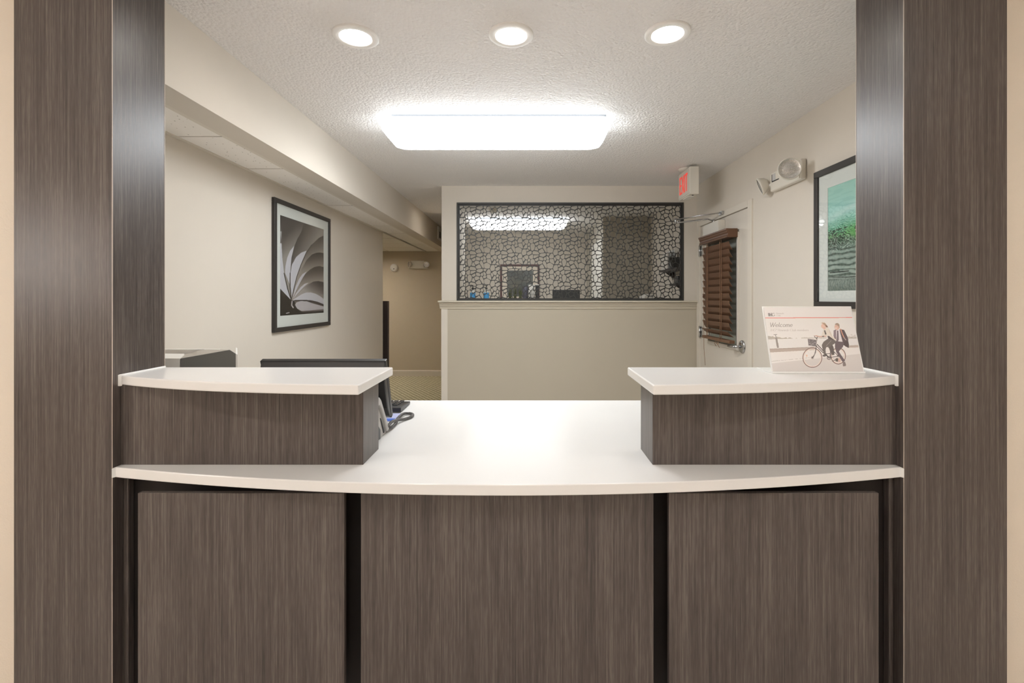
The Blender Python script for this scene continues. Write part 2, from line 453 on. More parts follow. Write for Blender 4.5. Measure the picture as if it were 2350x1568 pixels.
# ------------------------------------------------------------------ reception desk
desk = thing('reception_desk', (XC, 2.0, 0), 'dark laminate reception desk base with three raised front panels', 'desk')
bk = MB().box(PX0 + 0.001, PX1 - 0.001, 1.583, 1.74, 0, Z_LOW - 0.033).box(PX0 + 0.001, PX1 - 0.001, 1.74, 2.40, 0, Z_LOW - 0.033)
bk.build('body', BLACK, desk)
for a, b in ((-1.1907, -0.5587), (-0.508, 0.388), (0.4347, 1.0773)):
    MB().box(a, b, 1.48, 1.498, 0.10, H - 0.5987, 0.0012, 1).build('front_panel', LAM, desk)
sp = MB()
for a, b in ((-1.1907, -0.5587), (-0.508, 0.388), (0.4347, 1.0773)):
    sp.box(a + 0.08, b - 0.08, 1.498, 1.583, 0.14, 0.70)
sp.build('panel_spacer', BLACK, desk)
MB().box(PX0, PX0 + 0.016, 1.556, 1.583, 0, Z_LOW - 0.034, 0.004).build('filler_strip', LAM, desk)
MB().box(PX1 - 0.016, PX1, 1.556, 1.583, 0, Z_LOW - 0.034, 0.004).build('filler_strip', LAM, desk)

HW = (PX1 - PX0) / 2
def y_low(x):
    u = (x - XC) / HW; return 1.381 + 0.143 * u * u
def y_up(x):
    u = (x - XC) / HW; return 1.372 + 0.07 * u * u + 0.105 * u ** 4
xs = [PX0 + 0.001 + (PX1 - PX0 - 0.002) * i / 48 for i in range(49)]
poly = [(x, y_low(x)) for x in xs] + [(PX1 - 0.001, 1.742), (1.66, 1.742), (1.66, 2.516), (-1.74, 2.516), (-1.74, 1.742), (PX0 + 0.001, 1.742)]
wt = thing('worktop', (XC, 2.0, Z_LOW - 0.032), 'long white quartz worktop with a bowed front edge between the pillars', 'worktop')
MB().prism(poly, 'z', Z_LOW - 0.032, Z_LOW, 0.003, 2).build('slab', QUARTZ, wt)
for s, x in ((1, PX0), (-1, PX1)):
    y = y_low(x)
    cb = MB().prism([(x, y - 0.012), (x + s * 0.006, y + 0.002), (x + s * 0.005, 1.60), (x, 1.61)], 'z', Z_LOW - 0.031, Z_LOW, 0.0015, 1)
    cb.build('caulk_bead', CAULK, wt)

def raised(x_wall, x_free, x_box, label):
    sgn = 1 if x_free > x_wall else -1
    t = thing('raised_counter', ((x_wall + x_free) / 2, 1.64, Z_LOW), label, 'counter', 'raised counters on the worktop')
    a, b = sorted((x_wall + sgn * 0.001, x_box))
    MB().box(a, b, 1.5465, 1.7065, Z_LOW, Z_UP - 0.029, 0.0008, 1).build('riser', LAM, t)
    n = 26
    xx = [x_wall + sgn * 0.001 + (x_free - x_wall - sgn * 0.001) * i / n for i in range(n + 1)]
    pl = [(x, y_up(x)) for x in xx] + [(x_free, 1.735), (x_wall + sgn * 0.001, 1.735)]
    MB().prism(pl, 'z', Z_UP - 0.029, Z_UP, 0.004, 3).build('counter_top', QUARTZ, t)
    y = y_up(x_wall)
    MB().prism([(x_wall, y - 0.012), (x_wall + sgn * 0.006, y + 0.002), (x_wall + sgn * 0.005, 1.735), (x_wall, 1.735)], 'z', Z_UP - 0.033, Z_UP + 0.005, 0.0015, 1).build('caulk_bead', CAULK, t)
    return t
raised(PX0, -0.480, -0.523, 'raised counter with white top on a laminate riser, in front of the monitor')
raised(PX1, 0.361, 0.402, 'raised counter with white top on a laminate riser, holding the welcome card')

# ------------------------------------------------------------------ ceiling lamps
def rounded_rect(x0, x1, y0, y1, r, n=6):
    p = []
    for cx, cy, a in ((x1 - r, y1 - r, 0), (x0 + r, y1 - r, 90), (x0 + r, y0 + r, 180), (x1 - r, y0 + r, 270)):
        p += arc_pts(cx, cy, r, r, a, a + 90, n)
    return p

def wrap_lamp(x0, x1, y0, y1, zc, mat, side, label):
    t = thing('fluorescent_light', ((x0 + x1) / 2, (y0 + y1) / 2, zc), label, 'ceiling light', 'wraparound ceiling lights')
    MB().box(x0 + 0.075, x1 - 0.03, y0 + 0.03, y1 - 0.03, zc - 0.02, zc).build('back_plate', plain('lamp_plate', srgb(150, 156, 162), 0.4, metal=0.3), t)
    zt, zb = zc - 0.018, zc - 0.138
    # flange ring under the plate, then the frosted side band, then the brighter bottom lens
    prof = ((0.012, zt), (0.0, zt - 0.012), (0.0, zt - 0.03), (0.012, zb + 0.05), (0.035, zb + 0.02), (0.075, zb + 0.004), (0.11, zb))
    def shell(prof, cap_top, cap_bot, name, mt):
        bm = bmesh.new(); rings = []
        for ins, z in prof:
            rings.append([bm.verts.new((x, y, z)) for x, y in rounded_rect(x0 + ins, x1 - ins, y0 + ins * 0.8, y1 - ins * 0.8, max(0.012, 0.055 - ins * 0.3))])
        for a, b in zip(rings, rings[1:]):
            for i in range(len(a)):
                bm.faces.new((a[i], a[(i + 1) % len(a)], b[(i + 1) % len(a)], b[i]))
        if cap_bot: bm.faces.new(rings[-1])
        if cap_top: bm.faces.new(rings[0][::-1])
        bmesh.ops.recalc_face_normals(bm, faces=bm.faces[:])
        m = MB(); m._merge(bm); m.build(name, mt, t)
    shell(prof[:4], True, False, 'side_band', side)
    shell(prof[3:], False, True, 'lens', mat)
    return t
wrap_lamp(-0.903, 0.516, 2.93, 3.285, Z_CEIL, WRAP_E, WRAPS_E, 'large glowing wraparound ceiling light over the middle of the office')
wrap_lamp(-0.815, 0.575, 6.76, 7.12, Z_CEIL, BACK_E, BACKS_E, 'smaller-looking wraparound ceiling light seen through the lattice screen')

def downlight(x, y, zc, mat, r, label, group):
    t = thing('downlight', (x, y, zc), label, 'downlight', group)
    # flat trim ring with an inner bevel, then the recessed lens
    MB().lathe([(r * 0.66, -0.001), (r * 0.71, -0.010), (r * 0.95, -0.0115), (r, -0.008), (r, 0.0)], (x, y, zc), (0, 0, 1), 40).build('trim_ring', plain('trim_white', srgb(246, 244, 240), 0.5, vary=0.005), t)
    MB().lathe([(0.0, -0.0022), (r * 0.4, -0.002), (r * 0.66, -0.0015)], (x, y, zc), (0, 0, 1), 40).build('lens', mat, t)
    return t
downlight(-0.732, 2.069, Z_CEIL, DOWN_E, 0.095, 'leftmost of the three recessed downlights in the office ceiling', 'recessed downlights')
downlight(-0.0667, 2.058, Z_CEIL, DOWN_E, 0.095, 'middle one of the three recessed downlights in the office ceiling', 'recessed downlights')
downlight(0.595, 2.045, Z_CEIL, DOWN_E, 0.095, 'rightmost of the three recessed downlights in the office ceiling', 'recessed downlights')
for i, (x, y) in enumerate(((-1.9, -0.2), (0.0, -0.6), (1.9, -0.2), (-1.9, -2.2), (0.0, -2.2), (1.9, -2.2))):  # unseen lobby lamps, added to light the counter front
    downlight(x, y, Z_LOB, LOBBY_E, 0.11, 'added unseen lobby ceiling downlight, %s of the %s row' % (('left', 'middle', 'right')[i % 3], ('front', 'rear')[i // 3]), 'added lobby downlights')
downlight(-2.85, 7.35, Z_BEAM, HALL_E, 0.12, 'warm recessed hall light in the tiled ceiling left of the doorway', 'hall lights')
downlight(-0.955, 6.0, Z_CEIL, ADDED_HALL_E, 0.095, 'unseen recessed light added behind the partition corner', 'hall lights')  # added out of view to brighten the far left wall and hall
# unseen lamp added on the left lobby wall for the pillar's glow (behind the photographer)
sc_t = thing('added_wall_lamp', (-3.54, -0.55, 1.45), 'unseen half-round lamp added on the left lobby wall', 'added wall lamp')
MB().prism(arc_pts(-3.6, -0.55, 0.12, 0.16, -90, 90, 14), 'z', 1.48, 1.80, smooth=False).build('shade', ADDED_WALL_E, sc_t)
MB().prism(arc_pts(-3.6, -0.55, 0.125, 0.165, -90, 90, 14), 'z', 1.46, 1.48).build('bracket', CHROME, sc_t)

# ------------------------------------------------------------------ lattice screen
grl = thing('lattice_screen', ((WX0 + WX1) / 2, Y_PART + 0.03, WZ0), 'dark metal pebble-pattern lattice screen set in the partition opening', 'screen')
fb = MB(); fw = 0.017
for (x0, x1, z0, z1) in ((WX0, WX1, WZ1 - fw, WZ1), (WX0, WX1, WZ0, WZ0 + fw), (WX0, WX0 + fw, WZ0 + fw, WZ1 - fw), (WX1 - fw, WX1, WZ0 + fw, WZ1 - fw)):
    fb.box(x0, x1, Y_PART - 0.006, Y_PART + 0.05, z0, z1, 0.0012, 1)
fb.build('frame', GRILLE, grl)
f2 = MB(); w2 = 0.012
X0, X1, ZA, ZB = WX0 + fw, WX1 - fw, WZ0 + fw, WZ1 - fw
for (x0, x1, z0, z1) in ((X0, X1, ZB - w2, ZB), (X0, X1, ZA, ZA + 0.006), (X0, X0 + w2, ZA + 0.006, ZB - w2), (X1 - w2, X1, ZA + 0.006, ZB - w2)):
    f2.box(x0, x1, Y_PART + 0.012, Y_PART + 0.03, z0, z1)
f2.build('inner_frame', FRAME, grl)
HOLES = [
 [(30,600),(70,540),(130,535),(165,600),(205,680),(235,800),(240,905),(205,920),(170,900),(100,770),(30,670)],
 [(255,700),(410,635),(590,755),(540,935),(430,945),(280,915),(265,800)],
 [(405,450),(585,435),(635,600),(640,700),(600,700),(415,595)],
 [(200,560),(230,500),(290,480),(355,500),(365,570),(330,605),(235,625)],
 [(215,310),(255,285),(310,320),(360,430),(340,455),(250,455)],
 [(75,410),(120,350),(180,330),(205,450),(170,495),(110,490),(75,460)],
 [(370,310),(460,155),(545,140),(610,260),(590,380),(420,405),(385,360)],
 [(235,125),(390,130),(335,245),(305,250),(235,205)],
 [(620,400),(650,345),(690,345),(755,455),(700,545),(670,545)],
 [(705,305),(830,230),(935,265),(935,380),(880,460),(830,460),(780,415)],
 [(680,710),(800,510),(865,510),(890,580),(860,690),(800,705)],
 [(920,480),(970,420),(1005,425),(1035,480),(1010,565),(950,570),(920,535)],
 [(905,690),(970,615),(1015,620),(1045,750),(1030,770),(1000,770)],
 [(850,770),(900,750),(970,810),(880,865),(850,850)],
 [(585,935),(655,775),(805,765),(830,900),(820,1030),(660,1080),(620,1040)],
 [(870,940),(1050,855),(1110,880),(1120,980),(960,1070),(880,1040)],
 [(985,290),(1150,185),(1195,215),(1180,400),(1110,430),(1060,420),(1000,360)],
 [(1170,930),(1230,850),(1460,890),(1525,1000),(1500,1030),(1220,1025),(1175,980)],
 [(1240,240),(1490,235),(1500,270),(1270,390),(1225,370)],
 [(1290,465),(1450,375),(1480,400),(1480,490),(1370,545),(1330,530)],
 [(1060,570),(1100,470),(1180,440),(1235,460),(1300,580),(1240,780),(1150,835),(1110,810)],
 [(1285,770),(1350,615),(1385,620),(1470,790),(1450,825),(1300,790)],
 [(1430,600),(1520,525),(1680,560),(1690,640),(1660,680),(1510,735),(1480,700)],
 [(1510,840),(1680,725),(1710,740),(1800,890),(1770,930),(1570,955),(1510,880)],
 [(1525,340),(1560,330),(1720,370),(1740,480),(1710,510),(1530,470)],
 [(1545,1070),(1610,1000),(1870,965),(1885,1080),(1740,1165),(1570,1110)],
]
def chaikin(p):
    q = []
    for i in range(len(p)):
        a, b = Vector(p[i]), Vector(p[(i + 1) % len(p)])
        q += [a.lerp(b, 0.13), a.lerp(b, 0.87)]
    return q
def clip_poly(p, x0, x1, z0, z1):
    def cut(pts, inside, inter):
        out = []
        for i in range(len(pts)):
            a, b = pts[i - 1], pts[i]
            if inside(b):
                if not inside(a): out.append(inter(a, b))
                out.append(b)
            elif inside(a): out.append(inter(a, b))
        return out
    for ax, lim, sg in ((0, x0, 1), (0, x1, -1), (1, z0, 1), (1, z1, -1)):
        if not p: return p
        p = cut(p, lambda q: (q[ax] - lim) * sg >= 0, lambda a, b: a.lerp(b, (lim - a[ax]) / (b[ax] - a[ax])))
    return p
def widen(hp, o):
    """parallel offset of a traced opening, outwards by o units"""
    P = [Vector(p) for p in hp]
    if sum(P[t - 1].x * P[t].y - P[t].x * P[t - 1].y for t in range(len(P))) < 0: P = P[::-1]
    out = []
    for t in range(len(P)):
        a, b, c = P[t - 1], P[t], P[(t + 1) % len(P)]
        n1 = Vector(((b - a).y, -(b - a).x)).normalized(); n2 = Vector(((c - b).y, -(c - b).x)).normalized()
        m = (n1 + n2) / max(0.6, 1 + n1.dot(n2))
        out.append(b + m * o)
    return out
y_lat = Y_PART + 0.018
k_m = y_lat / FPX / 23.5                      # metres per unit of the traced tile
ox, oz = (1100 - CX) * y_lat / FPX, H + (CY - 540) * y_lat / FPX
lx0, lx1, lz0, lz1 = X0 + 0.002, X1 - 0.002, ZA + 0.001, ZB - 0.002
holes = []
for i in range(-3, 9):
    for j in range(-5, 7):
        for hp in HOLES:
            pts = []
            for q in widen(hp, 10.0):
                pts.append(Vector((ox + (q.x + 1700 * i) * k_m, oz - (q.y + 848 * j) * k_m)))
            pts = clip_poly(pts, lx0 + 0.004, lx1 - 0.004, lz0 + 0.004, lz1 - 0.004)
            if len(pts) < 3: continue
            ar = abs(sum(pts[t - 1].x * pts[t].y - pts[t].x * pts[t - 1].y for t in range(len(pts)))) / 2
            if ar < 2.5e-5: continue
            if sum(pts[t - 1].x * pts[t].y - pts[t].x * pts[t - 1].y for t in range(len(pts))) < 0: pts = pts[::-1]
            holes.append(chaikin(pts))
V = [Vector((lx0, lz0)), Vector((lx1, lz0)), Vector((lx1, lz1)), Vector((lx0, lz1))]
F = [[0, 1, 2, 3]]
for hpts in holes:
    n0 = len(V); V += hpts; F.append(list(range(n0, n0 + len(hpts))))
rv, re, rf, ov, oe, of = geometry.delaunay_2d_cdt(V, [], F, 0, 1e-7, True)
tri = [f for f, o in zip(rf, of) if list(o) == [0]]
lb = bmesh.new()
va = [lb.verts.new((v.x, y_lat, v.y)) for v in rv]
for f in tri: lb.faces.new([va[i] for i in f])
bmesh.ops.delete(lb, geom=[v for v in lb.verts if not v.link_faces], context='VERTS')
ex = bmesh.ops.extrude_face_region(lb, geom=lb.faces[:])
bmesh.ops.translate(lb, vec=(0, 0.007, 0), verts=[g for g in ex['geom'] if isinstance(g, bmesh.types.BMVert)])
bmesh.ops.recalc_face_normals(lb, faces=lb.faces[:])
m = MB(); m._merge(lb); m.build('lattice', GRILLE, grl)

# ------------------------------------------------------------------ door on the right wall
dr = tag(bpy.data.objects.new('door_1', None), kind='structure'); C.objects.link(dr); dr.location = (XR, (DY0 + DY1) / 2, 0)
GY0, GY1, GZ0, GZ1 = 3.915, 4.53, H - 0.40, H + 0.50
xs0, xs1 = XR + 0.002, XR + 0.046
sl = MB().box(xs0, xs1, DY0, GY0, 0.01, DZ).box(xs0, xs1, GY1, DY1, 0.01, DZ).box(xs0, xs1, GY0, GY1, GZ1, DZ).box(xs0, xs1, GY0, GY1, 0.01, GZ0)
sl.build('door_slab', DOORP, dr)
lf = MB()
for (y0, y1, z0, z1) in ((GY0 - 0.03, GY0, GZ0 - 0.03, GZ1 + 0.03), (GY1, GY1 + 0.03, GZ0 - 0.03, GZ1 + 0.03), (GY0, GY1, GZ1, GZ1 + 0.03), (GY0, GY1, GZ0 - 0.03, GZ0)):
    lf.box(XR - 0.010, XR + 0.012, y0, y1, z0, z1, 0.004)
lf.build('glazing_bead', DOORP, dr)
MB().box(XR + 0.016, XR + 0.022, GY0 + 0.055, GY1, GZ0, GZ1).build('pane', plain('obscure_glass', srgb(158, 162, 150), 0.22, bump=(150, 0.6, 0.003)), dr)
MB().box(XR + 0.012, XR + 0.024, GY0, GY0 + 0.055, GZ0, GZ1).build('reflection_strip', plain('dark_reflection', srgb(46, 48, 42), 0.5), dr)  # dark reflection in the door glass, set as a strip of dark colour
hg = None
for z in (H + 0.455, H - 0.335, H - 1.12):
    o = (0, 0, 0)
    h = MB().cone((XR - 0.014, DY1 - 0.01, z - 0.055), (XR - 0.014, DY1 - 0.01, z + 0.055), 0.008, 0.008, 12)
    h.box(XR - 0.006, XR + 0.002, DY1 - 0.045, DY1 + 0.02, z - 0.05, z + 0.05)
    h.build('hinge', CHROME, dr)
ky, kz = 3.826, H - 0.39
MB().lathe([(0.052, 0.0), (0.052, 0.006), (0.046, 0.013), (0.02, 0.018), (0.0, 0.018)], (XR + 0.002, ky, kz), (-1, 0, 0), 32).build('rose', CHROME, dr)
lv = MB().cone((XR - 0.012, ky, kz), (XR - 0.062, ky, kz), 0.012, 0.011, 16)
lv.tube([(XR - 0.058, ky, kz), (XR - 0.066, ky + 0.01, kz), (XR - 0.066, ky + 0.05, kz - 0.003), (XR - 0.064, ky + 0.115, kz - 0.006)], 0.0095, 10)
lv.build('lever', CHROME, dr)
MB().box(XR - 0.0005, XR + 0.004, DY0 - 0.003, DY0 + 0.001, H - 0.43, H - 0.33).build('latch_plate', GREYPL, dr)
# door closer
cz = H + 0.625
MB().box(XR - 0.06, XR + 0.002, 4.16, 4.52, cz - 0.055, cz + 0.045, 0.004).build('closer_body', CREAM, dr)
ca = MB()
e0 = Vector((1.36, 4.42, H + 0.695)); s0 = Vector((XR - 0.03, 4.33, cz + 0.06)); w0 = Vector((XR - 0.02, 4.19, H + 0.735))
ca.tube([s0, s0 + Vector((-0.05, 0.012, 0.02)), e0 + Vector((0.03, 0, -0.01)), e0], 0.007, 8)
ca.tube([e0 + Vector((0, 0, 0.015)), e0.lerp(w0, 0.5) + Vector((0, 0, 0.012)), w0], 0.006, 8)
ca.cone(e0 + Vector((0, 0, -0.02)), e0 + Vector((0, 0, 0.028)), 0.011, 0.011, 12)
ca.cone(s0 + Vector((0, 0, -0.025)), s0 + Vector((0, 0, 0.012)), 0.013, 0.013, 12)
ca.box(XR - 0.03, XR - 0.0121, 4.155, 4.225, H + 0.718, H + 0.746)
ca.build('closer_arm', CHROME, dr)

# ------------------------------------------------------------------ venetian blind on the door
bl = thing('venetian_blind', (1.66, 4.2, H - 0.40), 'brown wooden venetian blind hanging over the door window', 'blind')
VY0, VY1 = 3.886, 4.516
vp = [(XR - 0.0105, H + 0.557), (1.600, H + 0.557), (1.600, H + 0.545), (1.607, H + 0.540), (1.609, H + 0.527), (1.615, H + 0.518), (1.615, H + 0.507), (1.609, H + 0.500), (1.611, H + 0.486), (XR - 0.0105, H + 0.486)]
MB().prism(vp, 'y', VY0, VY1, 0.0015, 1).build('valance', BLINDW, bl)
SY0, SY1 = 3.912, 4.492
def slat(top, bot):
    (xa, za), (xb, zb) = top, bot
    n = Vector((zb - za, xa - xb)).normalized() * 0.0016
    mid = Vector(((xa + xb) / 2, (za + zb) / 2)) + n * 2.2
    pl = [(xa + n.x, za + n.y), (mid.x + n.x, mid.y + n.y), (xb + n.x, zb + n.y), (xb - n.x, zb - n.y), (mid.x - n.x, mid.y - n.y), (xa - n.x, za - n.y)]
    return MB().prism(pl, 'y', SY0, SY1)
z0 = H + 0.39
s_proto = slat((1.632, z0 + 0.066), (1.662, z0 - 0.001)).build('slat', BLINDW, bl)
for i in range(1, 12):
    dup(s_proto, bl, (0, 0, -0.0603 * i))
zl = H - 0.31
slat((1.625, zl + 0.030), (1.672, zl - 0.012)).build('slat', BLINDW, bl)
rail = MB().box(1.632, 1.678, SY0 - 0.012, SY1 + 0.012, H - 0.374, H - 0.348, 0.004).build('bottom_rail', plain('light_brown_rail', srgb(118, 86, 63), 0.45, vary=0.1), bl)
cd = MB()
for y in (4.05, 4.08, 4.36, 4.385):
    cd.tube([(1.628, y, H + 0.485), (1.630, y, H + 0.1), (1.632, y + 0.006, H - 0.15), (1.629, y, H - 0.352)], 0.0022, 6)
for y, l in ((4.10, 0.05), (4.13, 0.03), (4.17, 0.045)):
    cd.tube([(1.63, y, H - 0.374), (1.622, y + 0.01, H - 0.374 - l * 0.5), (1.63, y - 0.006, H - 0.374 - l)], 0.0022, 6)
cd.tube([(1.622, 4.43, H + 0.485), (1.62, 4.432, H), (1.622, 4.43, H - 0.45), (1.63, 4.42, H - 0.62)], 0.002, 6)
cd.build('cord', CORD, bl)
MB().lathe([(0.0, 0.016), (0.006, 0.012), (0.009, -0.012), (0.006, -0.018), (0.0, -0.018)], (1.618, 4.43, H + 0.015), (0, 0, 1), 12).build('tassel', BLINDW, bl)

# ------------------------------------------------------------------ exit sign
EX0, EY0, EY1, EZ0, EZ1 = 1.368, 4.05, 4.352, H + 0.868, H + 1.100
ex = thing('exit_sign', (EX0 + 0.036, 4.2, EZ0), 'cream ceiling-mounted sign with glowing red EXIT letters', 'exit sign')
MB().box(EX0, EX0 + 0.073, EY0, EY1, EZ0, EZ1, 0.003).build('housing', CREAM, ex)
MB().box(EX0 - 0.006, EX0 + 0.001, EY0 + 0.012, EY1 - 0.012, EZ0 + 0.012, EZ1 - 0.012, 0.002).build('face_plate', CREAM, ex)
MB().lathe([(0.075, 0.0), (0.073, -0.008), (0.05, -0.021), (0, -0.021)], (EX0 + 0.03, 4.22, Z_CEIL), (0, 0, 1), 24).build('canopy', CREAM, ex)
lt = MB()
def bar(a, b, w):   # stroke on the face plate; coordinates (u to the reader's right, v up)
    a, b = Vector(a), Vector(b); d = (b - a).normalized(); n = Vector((-d.y, d.x)) * w / 2
    q = [a + n, b + n, b - n, a - n]
    lt.prism([(EY1 - 0.016 - p.x, EZ0 + 0.018 + p.y) for p in q], 'x', EX0 - 0.0085, EX0 - 0.0055)
hh, w = 0.152, 0.018; y0 = 0.022
u = 0.030
bar((u + w / 2, y0), (u + w / 2, y0 + hh), w)
for v in (w / 2, hh / 2, hh - w / 2): bar((u, y0 + v), (u + 0.052, y0 + v), w * 0.9)
u = 0.092
bar((u, y0), (u + 0.055, y0 + hh), w); bar((u, y0 + hh), (u + 0.055, y0), w)
u = 0.167; bar((u, y0), (u, y0 + hh), w)
u = 0.186; bar((u, y0 + hh - w / 2), (u + 0.054, y0 + hh - w / 2), w); bar((u + 0.027, y0), (u + 0.027, y0 + hh), w)
lt.build('lettering', EXITRED, ex, label='glowing red letters EXIT')
MB().box(EX0 + 0.012, EX0 + 0.06, EY0 + 0.08, EY0 + 0.22, EZ0 - 0.006, EZ0 + 0.001).build('battery_cover', WHTPL, ex)
MB().cone((EX0 + 0.036, EY0 + 0.045, EZ0 - 0.004), (EX0 + 0.036, EY0 + 0.045, EZ0 + 0.002), 0.008, 0.008, 12).build('test_button', BLKPL, ex)

# ------------------------------------------------------------------ emergency lights
def lamp_head(t, c, axis, r):
    a = Vector(axis).normalized()
    MB().lathe([(0.0, -r * 0.95), (r * 0.35, -r * 0.9), (r * 0.72, -r * 0.6), (r * 0.95, -r * 0.1), (r, 0.0), (r, r * 0.12), (r * 0.93, r * 0.16), (r * 0.88, r * 0.08)], c, a, 36).build('lamp_head', CREAM, t)
    MB().lathe([(0.0, r * 0.02), (r * 0.5, r * 0.0), (r * 0.8, -r * 0.04), (r * 0.9, r * 0.02)], Vector(c) + a * r * 0.05, a, 36).build('reflector', LENSG, t)
LENSG = plain('ribbed_reflector', srgb(216, 214, 210), 0.22, metal=0.75, bump=(85, 0.55, 0.004))
em = thing('emergency_light', (1.685, 3.13, H + 0.72), 'cream twin-head emergency light on the right wall above the welcome card', 'emergency light', 'emergency lights')
MB().box(1.668, XR, 2.943, 3.32, H + 0.721, H + 0.850, 0.012, 3).build('housing', CREAM, em)
MB().box(1.6655, 1.669, 2.955, 2.966, H + 0.73, H + 0.842).build('seam', TRIM, em)
hb = MB(); hb.prism([(3.245, H + 0.79), (3.29, H + 0.79), (3.29, H + 0.835), (3.245, H + 0.835)], 'x', 1.6665, 1.669)
hb.build('rating_label', plain('label_print', srgb(196, 194, 192), 0.5), em)
lb2 = MB().box(1.6655, 1.6675, 3.20, 3.29, H + 0.783, H + 0.789).box(1.6655, 1.6675, 3.285, 3.29, H + 0.783, H + 0.835)
lb2.build('label_border', BLKPL, em)
MB().cone((1.663, 2.961, H + 0.800), (1.669, 2.961, H + 0.800), 0.006, 0.006, 12).build('test_button', GREYPL, em)
MB().cone((1.664, 2.961, H + 0.785), (1.669, 2.961, H + 0.785), 0.004, 0.004, 12).build('indicator', EXITRED, em)
MB().tube([(1.675, 3.0, H + 0.80), (1.63, 2.995, H + 0.79), (1.60, 2.98, H + 0.775)], 0.014, 10).build('swivel', CREAM, em)
lamp_head(em, (1.578, 2.905, H + 0.772), (-0.38, -0.95, -0.02), 0.066)
MB().tube([(1.68, 3.31, H + 0.775), (1.675, 3.36, H + 0.765), (1.66, 3.38, H + 0.765)], 0.014, 10).build('swivel', CREAM, em)
lamp_head(em, (1.632, 3.375, H + 0.775), (-0.86, 0.32, -0.38), 0.062)

eh = thing('emergency_light', at(960, 608, 8.45), 'small twin-head emergency light on the far hall wall', 'emergency light', 'emergency lights')
a, b = at(944, 599, 8.45), at(974, 615.5, 8.45)
MB().box(a.x, b.x, 8.40, 8.5, b.z, a.z, 0.008).build('housing', CREAM, eh)
MB().box(at(938, 0, 8.45).x, at(982, 0, 8.45).x, 8.42, 8.5, at(0, 616.5, 8.45).z, at(0, 614.5, 8.45).z).build('base_plate', CREAM, eh)
lamp_head(eh, at(978, 607, 8.38), (0.25, -0.9, -0.1), 0.056)
lamp_head(eh, at(939, 607, 8.38), (-0.75, -0.5, 0.05), 0.056)
hs = thing('smoke_alarm', at(905, 615, 8.49), 'round white alarm on the far hall wall beside the emergency light', 'alarm')
c = at(905, 615, 8.5)
MB().lathe([(0.0, 0.05), (0.05, 0.05), (0.062, 0.042), (0.07, 0.02), (0.073, 0.0)], c, (0, -1, 0), 30).build('cover', WHTPL, hs)
MB().lathe([(0.0, 0.056), (0.008, 0.055), (0.01, 0.049)], c + Vector((0.004, 0, -0.02)), (0, -1, 0), 14).build('sensor', BLKPL, hs)
# box on the beam near the hall
vb = thing('wall_vent', (XB, 7.56, H + 0.89), 'small cream vent box on the beam near the hall', 'vent')
MB().box(XB, XB + 0.02, 7.37, 7.72, H + 0.892, H + 1.09, 0.004).build('cover', WHTPL, vb)
MB().box(XB + 0.019, XB + 0.0215, 7.42, 7.56, H + 0.92, H + 1.015).build('slot', GREYPL, vb)
sd = thing('smoke_detector', (-0.42, 6.15, Z_CEIL), 'small dome detector on the ceiling behind the lattice screen', 'smoke detector')
MB().lathe([(0.0, -0.05), (0.035, -0.048), (0.055, -0.03), (0.065, 0.0)], (-0.42, 6.15, Z_CEIL), (0, 0, 1), 24).build('cover', WHTPL, sd)

# ------------------------------------------------------------------ dark half-height divider in the hall
dv = thing('divider_panel', (-2.2, 6.15, 0), 'dark half-height wooden divider standing behind the end of the left wall', 'divider')
MB().box(-2.6, at(891, 0, 6.12).x, 6.10, 6.16, 0.02, H - 0.045, 0.003).build('panel', DKWOOD, dv)
MB().box(-2.6, at(891, 0, 6.12).x - 0.02, 6.09, 6.17, 0, 0.03).build('plinth', DKWOOD, dv)

